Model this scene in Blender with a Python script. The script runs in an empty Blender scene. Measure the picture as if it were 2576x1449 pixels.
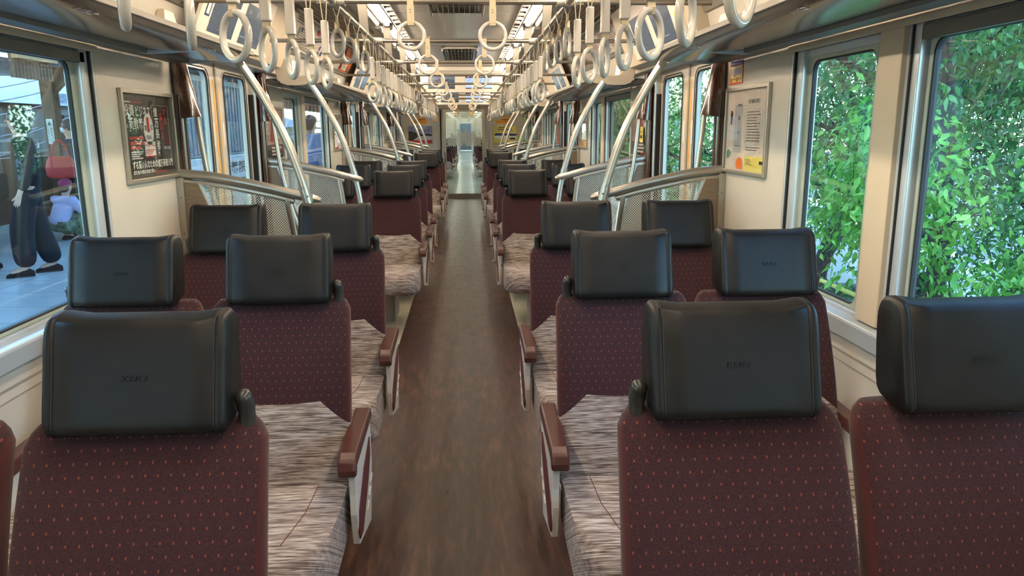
import bpy, bmesh, math, random
import numpy as np
from mathutils import Vector, Matrix

PI = math.pi
random.seed(7)
rng = np.random.default_rng(11)
scene = bpy.context.scene
COL = scene.collection

# ------------------------------------------------------------------ camera
# X = across the car (0 = centre line), Y = along the car, Z = up, floor at 0, metres
CAMX, CAMH, FPX = 0.05, 1.5, 1880.0
def _cam_axes():
    cx, cy, vx, vy, xv = 1288.0, 724.5, 1173.0, 326.0, 1329.0
    yv = cy + (FPX * FPX + (vx - cx) * (xv - cx)) / -(vy - cy)
    Y = Vector((vx - cx, vy - cy, FPX)).normalized()
    D = Vector((xv - cx, yv - cy, FPX)).normalized()
    D = (D - Y * D.dot(Y)).normalized()
    Z = -D
    X = Y.cross(Z)
    return X, Y, Z
_X, _Y, _Z = _cam_axes()
cam_d = bpy.data.cameras.new('camera')
cam = bpy.data.objects.new('camera', cam_d)
COL.objects.link(cam)
right = Vector((_X.x, _Y.x, _Z.x)); down = Vector((_X.y, _Y.y, _Z.y)); fwd = Vector((_X.z, _Y.z, _Z.z))
M = Matrix.Identity(4)
for i in range(3):
    M[i][0] = right[i]; M[i][1] = -down[i]; M[i][2] = -fwd[i]
M[0][3], M[1][3], M[2][3] = CAMX, 0.0, CAMH
cam.matrix_world = M
cam_d.sensor_width = 36.0
cam_d.lens = FPX / 2576.0 * 36.0
cam_d.clip_start = 0.03
cam_d.clip_end = 400
scene.camera = cam

# ------------------------------------------------------------------ world, sun, exposure
w = bpy.data.worlds.new('sky'); scene.world = w; w.use_nodes = True
nt = w.node_tree
sky = nt.nodes.new('ShaderNodeTexSky')
sky.sky_type = 'NISHITA'; sky.sun_disc = False
sky.sun_elevation = math.radians(58); sky.sun_rotation = math.radians(-80)
sky.air_density = 1.0; sky.dust_density = 0.6; sky.ozone_density = 1.5
bgn = nt.nodes['Background']; bgn.inputs[1].default_value = 1.6
tint = nt.nodes.new('ShaderNodeMix'); tint.data_type = 'RGBA'; tint.blend_type = 'MULTIPLY'; tint.inputs[0].default_value = 1.0; tint.inputs[7].default_value = (0.80, 0.97, 1.12, 1)
nt.links.new(sky.outputs[0], tint.inputs[6]); nt.links.new(tint.outputs[2], bgn.inputs[0])
sun_d = bpy.data.lights.new('sun', 'SUN'); sun_d.energy = 2.0; sun_d.angle = math.radians(0.6)
sun_d.color = (1.0, 0.95, 0.86)
sun = bpy.data.objects.new('sun', sun_d); COL.objects.link(sun)
sun.rotation_euler = Vector((-0.06, -0.48, 0.87)).to_track_quat('Z', 'Y').to_euler()
vs = scene.view_settings
vs.view_transform = 'Standard'; vs.look = 'None'; vs.gamma = 1.0; vs.use_curve_mapping = False
vs.exposure = 0.38
LED_STRENGTH = 70.0
scene.cycles.max_bounces = 7
scene.cycles.diffuse_bounces = 4
scene.cycles.glossy_bounces = 3
scene.cycles.transparent_max_bounces = 14
scene.cycles.sample_clamp_indirect = 4.0
scene.cycles.caustics_reflective = False
scene.cycles.caustics_refractive = False

# ------------------------------------------------------------------ materials
def srgb(r, g, b):
    f = lambda c: (c / 255.0) / 12.92 if c / 255.0 <= 0.04045 else ((c / 255.0 + 0.055) / 1.055) ** 2.4
    return (f(r), f(g), f(b), 1.0)

class NT:
    """small helper around a node tree"""
    def __init__(s, name):
        s.m = bpy.data.materials.new(name); s.m.use_nodes = True
        s.t = s.m.node_tree; s.b = s.t.nodes['Principled BSDF']; s.out = s.t.nodes['Material Output']
    def n(s, typ, **k):
        nd = s.t.nodes.new(typ)
        for a, v in k.items(): setattr(nd, a, v)
        return nd
    def set(s, inp, v):
        if hasattr(v, 'is_output') or isinstance(v, bpy.types.NodeSocket): s.t.links.new(v, inp)
        else: inp.default_value = v
    def math(s, op, a, b=0.0, c=0.0):
        nd = s.n('ShaderNodeMath', operation=op)
        s.set(nd.inputs[0], a); s.set(nd.inputs[1], b); s.set(nd.inputs[2], c)
        return nd.outputs[0]
    def coord(s, kind='Object'):
        return s.n('ShaderNodeTexCoord').outputs[kind]
    def sep(s, v):
        nd = s.n('ShaderNodeSeparateXYZ'); s.set(nd.inputs[0], v); return nd.outputs
    def scaled(s, v, sc):
        nd = s.n('ShaderNodeMapping'); s.set(nd.inputs[0], v); nd.inputs['Scale'].default_value = sc; return nd.outputs[0]
    def noise(s, v, scale, detail=2.0, rough=0.5):
        nd = s.n('ShaderNodeTexNoise'); s.set(nd.inputs['Vector'], v)
        nd.inputs['Scale'].default_value = scale; nd.inputs['Detail'].default_value = detail; nd.inputs['Roughness'].default_value = rough
        return nd.outputs['Fac']
    def ramp(s, v, stops, interp='LINEAR'):
        nd = s.n('ShaderNodeValToRGB'); s.set(nd.inputs[0], v); r = nd.color_ramp; r.interpolation = interp
        while len(r.elements) < len(stops): r.elements.new(0.5)
        for e, (p, c) in zip(r.elements, stops): e.position = p; e.color = c
        return nd.outputs[0]
    def mix(s, f, a, b):
        nd = s.n('ShaderNodeMix', data_type='RGBA')
        s.set(nd.inputs[0], f); s.set(nd.inputs[6], a); s.set(nd.inputs[7], b)
        return nd.outputs[2]
    def bump(s, h, strength, dist):
        nd = s.n('ShaderNodeBump'); nd.inputs['Strength'].default_value = strength; nd.inputs['Distance'].default_value = dist
        s.set(nd.inputs['Height'], h); s.t.links.new(nd.outputs[0], s.b.inputs['Normal'])
    def P(s, **k):
        names = dict(col='Base Color', rough='Roughness', metal='Metallic', coat='Coat Weight', coatr='Coat Roughness', sheen='Sheen Weight',
                     spec='Specular IOR Level', em='Emission Color', ems='Emission Strength', trans='Transmission Weight', alpha='Alpha', ior='IOR', sub='Subsurface Weight')
        for a, v in k.items(): s.set(s.b.inputs[names[a]], v)
        return s

def plain(name, col, rough=0.5, metal=0.0, coat=0.0, vary=0.04, vs_=6.0, **k):
    t = NT(name)
    n = t.noise(t.coord(), vs_, 3)
    c2 = tuple(max(0, c * (1 - vary * 2)) for c in col[:3]) + (1,)
    c1 = tuple(min(1, c * (1 + vary)) for c in col[:3]) + (1,)
    t.P(col=t.ramp(n, [(0.3, c2), (0.7, c1)]), rough=rough, metal=metal, coat=coat, **k)
    return t.m

MT = {}
MT['cream'] = plain('cream_panel', srgb(205, 200, 187), 0.28, coat=0.25, vary=0.015)
MT['cream_warm'] = plain('cream_trim', srgb(206, 192, 168), 0.35, vary=0.015)
MT['ceiling'] = plain('ceiling_white', srgb(226, 221, 208), 0.22, coat=0.3, vary=0.01)
MT['white'] = plain('white_plastic', srgb(208, 203, 192), 0.22, coat=0.6, vary=0.005, coatr=0.06)
MT['belt'] = plain('strap_belt', srgb(196, 184, 152), 0.45, vary=0.03)
MT['alu'] = plain('satin_aluminium', srgb(190, 185, 174), 0.30, metal=0.8, vary=0.02, vs_=30)
MT['frame'] = plain('window_frame_paint', srgb(204, 214, 220), 0.28, metal=0.35, vary=0.015)
MT['sash'] = plain('sash_paint', srgb(176, 188, 172), 0.35, metal=0.2, vary=0.02)
MT['chrome'] = plain('polished_steel', srgb(196, 188, 174), 0.22, metal=0.85, vary=0.01)
MT['castgrey'] = plain('grey_casting', srgb(168, 164, 154), 0.4, metal=0.3, vary=0.02)
MT['hangergrey'] = plain('grey_painted_bracket', srgb(112, 108, 98), 0.5, vary=0.02)
MT['steel'] = plain('brushed_steel', srgb(150, 146, 138), 0.32, metal=0.85, vary=0.04, vs_=40)
MT['rubber'] = plain('black_rubber', srgb(24, 24, 25), 0.6, vary=0.05)
MT['dark'] = plain('dark_void', srgb(16, 15, 14), 0.8, vary=0.05)
MT['blind'] = plain('blind_box_grey', srgb(96, 99, 95), 0.42, metal=0.2, vary=0.03)
MT['orange'] = plain('orange_plastic', srgb(236, 158, 20), 0.35, vary=0.02)
MT['orange_sign'] = plain('orange_sign_film', srgb(232, 164, 40), 0.4, vary=0.01)
MT['yellow_line'] = plain('yellow_stripe_film', srgb(238, 172, 52), 0.4, vary=0.02)
MT['ivory'] = plain('ivory_moulding', srgb(228, 224, 208), 0.33, vary=0.01)
MT['ink'] = plain('black_ink', srgb(40, 38, 40), 0.5, vary=0.0)
MT['ink_white'] = plain('white_ink', srgb(238, 236, 230), 0.45, vary=0.0)
MT['ink_grey'] = plain('grey_ink', srgb(120, 116, 116), 0.5, vary=0.0)
MT['ink_red'] = plain('red_ink', srgb(196, 44, 44), 0.45, vary=0.02)
MT['ink_blue'] = plain('blue_ink', srgb(40, 58, 120), 0.45, vary=0.02)
MT['ink_pink'] = plain('pink_ink', srgb(222, 110, 160), 0.45, vary=0.02)
MT['ink_orange'] = plain('orange_ink', srgb(240, 120, 40), 0.45, vary=0.02)
MT['ink_yellow'] = plain('yellow_ink', srgb(232, 214, 110), 0.45, vary=0.02)
MT['ink_green'] = plain('green_ink', srgb(92, 140, 110), 0.45, vary=0.1)
MT['paper'] = plain('coated_paper', srgb(238, 228, 214), 0.35, vary=0.02)
MT['armpad'] = plain('maroon_plastic', srgb(80, 42, 36), 0.33, vary=0.04, vs_=40)
MT['pedestal'] = plain('beige_metal', srgb(178, 168, 148), 0.4, metal=0.25, vary=0.03)
MT['grip'] = plain('black_grip', srgb(46, 47, 46), 0.3, vary=0.04)

t = NT('wood_floor')   # dark brown strip flooring, grain along the car
c = t.scaled(t.coord(), (1, 0.16, 1))
n1 = t.noise(c, 34, 6, 0.62); n2 = t.noise(t.coord(), 1.3, 3)
n3 = t.noise(t.scaled(t.coord(), (1, 0.5, 1)), 12, 4)
col = t.ramp(n1, [(0.36, srgb(36, 23, 20)), (0.5, srgb(66, 42, 35)), (0.64, srgb(100, 68, 55))])
col = t.mix(t.ramp(n2, [(0.35, (0, 0, 0, 1)), (0.7, (1, 1, 1, 1))]), col, srgb(56, 38, 34))
sc1 = t.noise(t.scaled(t.coord(), (1, 0.05, 1)), 90, 3, 0.7)
col = t.mix(t.ramp(sc1, [(0.60, (0, 0, 0, 1)), (0.72, (0.6, 0.6, 0.6, 1))]), col, srgb(112, 88, 74))
t.P(col=col, rough=t.math('MULTIPLY_ADD', n3, 0.20, 0.22), coat=0.0, spec=0.6)
t.bump(n1, 0.06, 0.002)
MT['floor_wood'] = t.m
t = NT('cream_floor')
n1 = t.noise(t.coord(), 90, 4, 0.7)
t.P(col=t.ramp(n1, [(0.35, srgb(170, 162, 132)), (0.65, srgb(200, 194, 166))]), rough=0.35)
MT['floor_cream'] = t.m
t = NT('pale_floor')  # pale green of the door glass reflection put into the floor colour
n1 = t.noise(t.coord(), 2.0, 4, 0.6)
t.P(col=t.ramp(n1, [(0.3, srgb(150, 158, 146)), (0.7, srgb(186, 190, 176))]), rough=0.22)
MT['floor_pale'] = t.m

t = NT('black_leather')
v = t.n('ShaderNodeTexVoronoi'); t.set(v.inputs['Vector'], t.coord()); v.inputs['Scale'].default_value = 420
n1 = t.noise(t.coord(), 14, 3)
t.P(col=t.ramp(n1, [(0.3, srgb(14, 15, 15)), (0.7, srgb(21, 22, 22))]), rough=t.math('MULTIPLY_ADD', n1, 0.10, 0.40), spec=0.30)
t.bump(v.outputs['Distance'], 0.12, 0.0006)
MT['leather'] = t.m

t = NT('brown_lacquer')
n1 = t.noise(t.scaled(t.coord(), (3, 3, 0.25)), 30, 5, 0.6)
t.P(col=t.ramp(n1, [(0.3, srgb(46, 25, 16)), (0.7, srgb(76, 45, 30))]), rough=0.16, coat=0.9, coatr=0.04)
MT['lacquer'] = t.m
t = NT('beige_woodgrain')
n1 = t.noise(t.scaled(t.coord(), (0.35, 0.35, 4)), 42, 5, 0.6)
t.P(col=t.ramp(n1, [(0.3, srgb(104, 90, 74)), (0.7, srgb(134, 118, 98))]), rough=0.4)
MT['woodpanel'] = t.m
t = NT('rack_metal')     # dark bronze-grey glossy sheet
n1 = t.noise(t.scaled(t.coord(), (6, 0.8, 6)), 10, 3)
t.P(col=t.ramp(n1, [(0.3, srgb(150, 140, 130)), (0.7, srgb(172, 162, 150))]), rough=0.24, metal=0.92)
t.bump(t.noise(t.scaled(t.coord(), (1, 0.35, 1)), 4, 1), 0.25, 0.02)
MT['rack'] = t.m
t = NT('perforated_grating')
x, y, z = t.sep(t.coord())
g = t.math('GREATER_THAN', t.math('FRACT', t.math('MULTIPLY', y, 48.0)), 0.42)
g2 = t.math('GREATER_THAN', t.math('FRACT', t.math('MULTIPLY', x, 30.0)), 0.25)
t.P(col=t.mix(t.math('MULTIPLY', g, g2), srgb(170, 160, 140), srgb(40, 36, 32)), rough=0.5)
MT['grating'] = t.m

def dots_back():
    t = NT('maroon_dotted_fabric')
    co = t.coord(); x, y, z = t.sep(co)
    s_ = t.math('ADD', t.math('MULTIPLY', z, 0.93), t.math('MULTIPLY', y, 0.36))
    v = t.math('DIVIDE', s_, 0.0235)
    row = t.math('FLOOR', v); fv = t.math('FRACT', v)
    u = t.math('ADD', t.math('DIVIDE', t.math('ADD', x, 10.0), 0.0232), t.math('MULTIPLY', row, 0.5))
    fu = t.math('FRACT', u)
    d = t.math('MULTIPLY', t.math('LESS_THAN', t.math('ABSOLUTE', t.math('SUBTRACT', fu, 0.5)), 0.062),
               t.math('LESS_THAN', t.math('ABSOLUTE', t.math('SUBTRACT', fv, 0.5)), 0.11))
    n1 = t.noise(co, 700, 2); n2 = t.noise(t.scaled(co, (1, 1, 1)), 9, 3)
    wv = t.noise(t.scaled(co, (240, 60, 420)), 1.0, 2)
    base = t.ramp(wv, [(0.32, srgb(36, 13, 18)), (0.5, srgb(50, 20, 25)), (0.7, srgb(70, 33, 37))])
    base = t.mix(t.math('MULTIPLY', n2, 0.35), base, srgb(52, 24, 28))
    dotc = t.mix(n1, srgb(128, 66, 48), srgb(160, 84, 58))
    base = t.mix(t.math('MULTIPLY', d, 0.6), base, dotc)
    # seam side strips: plain redder cloth near the edges
    ax = t.math('ABSOLUTE', t.math('SUBTRACT', t.math('ABSOLUTE', x), 0.2325))
    side = t.math('GREATER_THAN', ax, 0.2125)
    base = t.mix(side, base, t.mix(n1, srgb(54, 14, 14), srgb(76, 24, 21)))
    # striped lumbar section with chamfered upper corners
    lim = t.math('SUBTRACT', 0.668, t.math('MULTIPLY', t.math('MAXIMUM', t.math('SUBTRACT', ax, 0.135), 0.0), 1.0))
    lim = t.math('ADD', lim, t.math('MULTIPLY', t.math('MULTIPLY', ax, ax), 0.5))
    low = t.math('LESS_THAN', z, lim)
    st = stripes(t, co)
    t.P(col=t.mix(low, base, st), rough=0.95, sheen=0.12)
    t.bump(wv, 0.25, 0.001)
    return t.m
def stripes(t, co):
    x, y, z = t.sep(co)
    w_ = t.math('ADD', t.math('MULTIPLY', z, 0.9), t.math('MULTIPLY', y, 0.62))
    wob = t.math('MULTIPLY', t.noise(t.scaled(co, (9, 3, 3)), 1.0, 1.0), 0.004)
    row = t.math('FLOOR', t.math('DIVIDE', t.math('ADD', w_, wob), 0.0021))
    cmb = t.n('ShaderNodeCombineXYZ'); t.set(cmb.inputs[0], t.math('MULTIPLY', x, 11.0)); t.set(cmb.inputs[1], t.math('MULTIPLY', row, 1.37))
    a = t.noise(cmb.outputs[0], 1.0, 2.0, 0.6)
    b = t.noise(t.scaled(co, (7, 60, 60)), 1.0, 1.0, 0.5)
    f = t.math('ADD', t.math('MULTIPLY', a, 0.8), t.math('MULTIPLY', b, 0.2))
    return t.ramp(f, [(0.34, srgb(70, 55, 50)), (0.43, srgb(112, 96, 88)), (0.5, srgb(152, 136, 124)), (0.57, srgb(182, 170, 158)), (0.66, srgb(212, 204, 194))])
MT['back'] = dots_back()
t = NT('striped_seat_fabric')
co = t.coord(); t.P(col=stripes(t, co), rough=0.95, sheen=0.1); t.bump(t.noise(t.scaled(co, (16, 230, 230)), 1.0, 1), 0.3, 0.0015)
MT['stripe'] = t.m
MT['maroon'] = plain('maroon_inset', srgb(92, 34, 36), 0.9, vary=0.12, vs_=300)

def glassmat(name, tint, refl=1.0):
    m = bpy.data.materials.new(name); m.use_nodes = True; t = m.node_tree
    t.nodes.remove(t.nodes['Principled BSDF']); out = t.nodes['Material Output']
    tr = t.nodes.new('ShaderNodeBsdfTransparent'); tr.inputs[0].default_value = tint
    gl = t.nodes.new('ShaderNodeBsdfGlossy'); gl.inputs['Roughness'].default_value = 0.012
    lw = t.nodes.new('ShaderNodeLayerWeight'); lw.inputs[0].default_value = 0.5
    pw = t.nodes.new('ShaderNodeMath'); pw.operation = 'POWER'; pw.inputs[1].default_value = 4.5
    fr = t.nodes.new('ShaderNodeMath'); fr.operation = 'MULTIPLY_ADD'; fr.inputs[1].default_value = 0.94; fr.inputs[2].default_value = 0.042
    t.links.new(lw.outputs['Facing'], pw.inputs[0]); t.links.new(pw.outputs[0], fr.inputs[0])
    mu = t.nodes.new('ShaderNodeMath'); mu.operation = 'MULTIPLY'; mu.use_clamp = True; mu.inputs[1].default_value = refl
    mx = t.nodes.new('ShaderNodeMixShader')
    t.links.new(fr.outputs[0], mu.inputs[0]); t.links.new(mu.outputs[0], mx.inputs[0])
    t.links.new(tr.outputs[0], mx.inputs[1]); t.links.new(gl.outputs[0], mx.inputs[2]); t.links.new(mx.outputs[0], out.inputs[0])
    return m
MT['glass'] = glassmat('window_glass', (0.84, 0.93, 0.90, 1), 1.5)
MT['clear'] = glassmat('clear_cover', (0.96, 0.97, 0.96, 1), 0.5)
MT['door_glass'] = glassmat('door_glass', (0.86, 0.93, 0.90, 1), 1.0)
def dotglass():
    t = NT('dotted_partition_glass')
    x, y, z = t.sep(t.coord())
    P_ = 0.0125
    u = t.math('DIVIDE', t.math('ADD', x, 10.0), P_); v = t.math('DIVIDE', z, P_ * 0.5)
    row = t.math('FLOOR', v)
    fu = t.math('SUBTRACT', t.math('FRACT', t.math('ADD', u, t.math('MULTIPLY', row, 0.5))), 0.5)
    fv = t.math('MULTIPLY', t.math('SUBTRACT', t.math('FRACT', v), 0.5), 0.5)
    r2 = t.math('ADD', t.math('MULTIPLY', fu, fu), t.math('MULTIPLY', fv, fv))
    dot = t.math('LESS_THAN', r2, 0.047)
    dif = t.n('ShaderNodeBsdfDiffuse'); dif.inputs[0].default_value = srgb(236, 234, 224)
    tl = t.n('ShaderNodeBsdfTranslucent'); tl.inputs[0].default_value = srgb(236, 234, 224)
    a = t.n('ShaderNodeMixShader'); a.inputs[0].default_value = 0.35
    t.t.links.new(dif.outputs[0], a.inputs[1]); t.t.links.new(tl.outputs[0], a.inputs[2])
    tr = t.n('ShaderNodeBsdfTransparent'); tr.inputs[0].default_value = (0.93, 0.96, 0.94, 1)
    gl = t.n('ShaderNodeBsdfGlossy'); gl.inputs['Roughness'].default_value = 0.02
    lw = t.n('ShaderNodeLayerWeight'); fr = t.n('ShaderNodeMath', operation='MULTIPLY_ADD'); fr.inputs[1].default_value = 0.9; fr.inputs[2].default_value = 0.04
    t.t.links.new(t.math('POWER', lw.outputs['Facing'], 5.0), fr.inputs[0])
    g = t.n('ShaderNodeMixShader'); t.t.links.new(fr.outputs[0], g.inputs[0]); t.t.links.new(tr.outputs[0], g.inputs[1]); t.t.links.new(gl.outputs[0], g.inputs[2])
    f = t.n('ShaderNodeMixShader'); t.t.links.new(dot, f.inputs[0]); t.t.links.new(g.outputs[0], f.inputs[1]); t.t.links.new(a.outputs[0], f.inputs[2])
    t.t.links.new(f.outputs[0], t.out.inputs[0])
    return t.m
MT['dotglass'] = dotglass()

def emis(name, col, st):
    t = NT(name); t.P(col=(0.02, 0.02, 0.02, 1), em=col, ems=st, rough=0.15); return t.m
MT['led'] = emis('led_tube', srgb(255, 231, 203), LED_STRENGTH)
MT['led_far'] = emis('led_tube_far', srgb(255, 240, 222), LED_STRENGTH * 0.3)
MT['screen_slate'] = emis('screen_slate', srgb(92, 106, 120), 0.55)
MT['screen_head'] = emis('screen_header', srgb(120, 128, 132), 0.5)
MT['screen_text'] = emis('screen_text', srgb(170, 182, 190), 0.6)
MT['screen_pale'] = emis('screen_pale_blue', srgb(176, 204, 244), 0.9)
MT['screen_white'] = emis('screen_white', srgb(236, 242, 250), 1.0)
MT['screen_dark'] = emis('screen_dark', srgb(28, 28, 34), 0.4)
MT['screen_blue'] = emis('screen_steel_blue', srgb(70, 96, 118), 0.6)
MT['screen_red'] = emis('screen_red', srgb(214, 90, 100), 0.9)

# ------------------------------------------------------------------ mesh helpers
class MB:
    def __init__(s): s.v = []; s.f = []; s.mi = []; s.cur = 0
    def add(s, vs_, fs):
        o = len(s.v); s.v += [tuple(p) for p in vs_]
        for f in fs: s.f.append(tuple(i + o for i in f)); s.mi.append(s.cur)
        return s
    def box(s, x0, x1, y0, y1, z0, z1):
        x0, x1 = sorted((x0, x1)); y0, y1 = sorted((y0, y1)); z0, z1 = sorted((z0, z1))
        v = [(x, y, z) for x in (x0, x1) for y in (y0, y1) for z in (z0, z1)]
        return s.add(v, [(0, 1, 3, 2), (4, 6, 7, 5), (0, 4, 5, 1), (2, 3, 7, 6), (0, 2, 6, 4), (1, 5, 7, 3)])
    def quad(s, a, b, c, d): return s.add([a, b, c, d], [(0, 1, 2, 3)])
    def prism(s, pts, a0, a1, axis='Y', sx=1):
        """closed 2D outline extruded: axis Y -> pts (x,z); X -> pts (y,z); Z -> pts (x,y)"""
        n = len(pts)
        def P(p, a):
            if axis == 'Y': return (p[0] * sx, a, p[1])
            if axis == 'X': return (a, p[0], p[1])
            return (p[0] * sx, p[1], a)
        v = [P(p, a0) for p in pts] + [P(p, a1) for p in pts]
        f = [(i, (i + 1) % n, n + (i + 1) % n, n + i) for i in range(n)]
        f += [tuple(range(n))[::-1], tuple(range(n, 2 * n))]
        return s.add(v, f)
    def tube(s, path, r, n=10, caps=True, closed=False, ry=None):
        P = [Vector(p) for p in path]; k = len(P); rs = r if hasattr(r, '__len__') else [r] * k
        ring = []; up = None
        for i in range(k):
            if closed: T = (P[(i + 1) % k] - P[i - 1])
            else: T = P[min(i + 1, k - 1)] - P[max(i - 1, 0)]
            T.normalize()
            if up is None:
                up = Vector((0, 0, 1)) if abs(T.z) < 0.9 else Vector((0, 1, 0))
            U = (up - T * up.dot(T)).normalized(); W = T.cross(U); up = U
            ring.append([P[i] + (U * math.cos(2 * PI * j / n) * (ry or 1.0) + W * math.sin(2 * PI * j / n)) * rs[i] for j in range(n)])
        v = [q for rr in ring for q in rr]; f = []
        for i in range(k if closed else k - 1):
            a = i * n; b = ((i + 1) % k) * n
            f += [(a + j, a + (j + 1) % n, b + (j + 1) % n, b + j) for j in range(n)]
        if caps and not closed: f += [tuple(range(n))[::-1], tuple(range((k - 1) * n, k * n))]
        return s.add(v, f)
    def loft(s, rings, caps=True, closed=True):
        n = len(rings[0]); v = [q for rr in rings for q in rr]; f = []
        for i in range(len(rings) - 1):
            a = i * n; b = a + n
            for j in range(n if closed else n - 1): f.append((a + j, a + (j + 1) % n, b + (j + 1) % n, b + j))
        if caps: f += [tuple(range(n))[::-1], tuple(range((len(rings) - 1) * n, len(rings) * n))]
        return s.add(v, f)
    def ball(s, c, r, n=12, m=8):
        rx, ry, rz = r if hasattr(r, '__len__') else (r, r, r); rings = []
        for i in range(m + 1):
            ph = -PI / 2 + PI * i / m; cr = max(math.cos(ph), 0.02)
            rings.append([(c[0] + rx * cr * math.cos(2 * PI * j / n), c[1] + ry * cr * math.sin(2 * PI * j / n), c[2] + rz * math.sin(ph)) for j in range(n)])
        return s.loft(rings)
    def holeplate(s, outer, inner, a0, a1, axis='X'):
        """plate with a hole: outer and inner are loops with the same number of points"""
        n = len(outer); P = (lambda p, a: (a, p[0], p[1])) if axis == 'X' else (lambda p, a: (p[0], a, p[1]))
        v = [P(p, a) for a in (a0, a1) for L in (outer, inner) for p in L]; f = []
        for i in range(n):
            j = (i + 1) % n
            f += [(i, j, n + j, n + i), (2 * n + i, 3 * n + i, 3 * n + j, 2 * n + j), (i, 2 * n + i, 2 * n + j, j), (n + i, n + j, 3 * n + j, 3 * n + i)]
        return s.add(v, f)
    def obj(s, name, mat, parent=None, smooth=False, bevel=0.0, loc=None, seg=2):
        me = bpy.data.meshes.new(name); me.from_pydata(s.v, [], s.f); me.update()
        bm = bmesh.new(); bm.from_mesh(me); bmesh.ops.recalc_face_normals(bm, faces=bm.faces); bm.to_mesh(me); bm.free()
        mats = mat if isinstance(mat, (list, tuple)) else [mat]
        for m_ in mats: me.materials.append(MT[m_] if isinstance(m_, str) else m_)
        if len(mats) > 1: me.polygons.foreach_set('material_index', s.mi)
        if smooth:
            me.polygons.foreach_set('use_smooth', [True] * len(me.polygons))
            try: me.set_sharp_from_angle(angle=math.radians(42 if smooth is True else smooth))
            except Exception: pass
        o = bpy.data.objects.new(name, me); COL.objects.link(o)
        if parent is not None: o.parent = parent
        if loc is not None: o.location = loc
        if bevel:
            b = o.modifiers.new('soft_edges', 'BEVEL'); b.width = bevel; b.segments = seg; b.limit_method = 'ANGLE'; b.angle_limit = math.radians(35)
            b.harden_normals = False
        return o

def rrect(y0, y1, z0, z1, r, n=6):
    pts = []
    for cx, cz, a0 in ((y1 - r, z1 - r, 0), (y0 + r, z1 - r, 90), (y0 + r, z0 + r, 180), (y1 - r, z0 + r, 270)):
        for i in range(n + 1):
            a = math.radians(a0 + 90.0 * i / n); pts.append((cx + r * math.cos(a), cz + r * math.sin(a)))
    return pts
def catmull(P, k=8):
    P = [Vector(p) for p in P]; out = []
    Q = [P[0] * 2 - P[1]] + P + [P[-1] * 2 - P[-2]]
    for i in range(1, len(Q) - 2):
        for j in range(k):
            t = j / k; a, b, c, d = Q[i - 1], Q[i], Q[i + 1], Q[i + 2]
            out.append(0.5 * ((2 * b) + (c - a) * t + (2 * a - 5 * b + 4 * c - d) * t * t + (3 * b - a - 3 * c + d) * t ** 3))
    out.append(P[-1]); return out
def tag(o, label=None, cat=None, group=None, kind=None):
    if label: o['label'] = label
    if cat: o['category'] = cat
    if group: o['group'] = group
    if kind: o['kind'] = kind
    return o
def empty(name, loc=(0, 0, 0), rz=0.0):
    o = bpy.data.objects.new(name, None); COL.objects.link(o); o.location = loc; o.rotation_euler = (0, 0, rz); o.empty_display_size = 0.1
    return o
def thing(name, label, cat, loc=(0, 0, 0), rz=0.0, group=None): return tag(empty(name, loc, rz), label, cat, group)
KIDS = {}
RINGS = []
def copy_tree(o, loc=None, rz=None, label=None, parent=None, group=None):
    if o.name not in KIDS: KIDS[o.name] = [c for c in bpy.data.objects if c.parent == o]
    c = o.copy(); COL.objects.link(c)
    if parent is not None: c.parent = parent
    if loc is not None: c.location = loc
    if rz is not None: c.rotation_euler = (0, 0, rz)
    if label: c['label'] = label
    if group: c['group'] = group
    for ch in KIDS[o.name]:
        c2 = copy_tree(ch, parent=c)
        if ch.name.startswith('ring'): RINGS.append((c.name, c2))
    return c
_tc = {}
def text_geo(txt, bold=False):
    if txt in _tc: return _tc[txt]
    cu = bpy.data.curves.new('glyphs', 'FONT'); cu.body = txt; cu.size = 1.0; cu.resolution_u = 3; cu.fill_mode = 'FRONT'; cu.extrude = 0.0
    cu.offset = 0.012
    o = bpy.data.objects.new('glyphs', cu); COL.objects.link(o)
    dg = bpy.context.evaluated_depsgraph_get()
    me = bpy.data.meshes.new_from_object(o.evaluated_get(dg))
    v = [tuple(p.co) for p in me.vertices]; f = [tuple(p.vertices) for p in me.polygons]
    bpy.data.objects.remove(o); bpy.data.curves.remove(cu); bpy.data.meshes.remove(me)
    if v:
        x0 = min(p[0] for p in v); x1 = max(p[0] for p in v); y0 = min(p[1] for p in v); y1 = max(p[1] for p in v)
    else: x0 = x1 = y0 = y1 = 0
    _tc[txt] = (v, f, x0, x1, y0, y1); return _tc[txt]
def put_text(mb, txt, origin, ux, uz, width=None, height=None, lift=0.0, shear=0.0):
    """lay text on a plane: origin = lower left corner, ux / uz unit vectors; fitted to width x height"""
    v, f, x0, x1, y0, y1 = text_geo(txt)
    if not v: return
    sy = (height / (y1 - y0)) if height else None
    sx_ = (width / (x1 - x0)) if width else None
    if sx_ is None: sx_ = sy
    if sy is None: sy = sx_
    ux = Vector(ux); uz = Vector(uz); nn = ux.cross(uz).normalized(); O = Vector(origin)
    mb.add([O + ux * ((p[0] - x0) * sx_ + (p[1] - y0) * sy * shear) + uz * ((p[1] - y0) * sy) + nn * lift for p in v], f)

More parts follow.
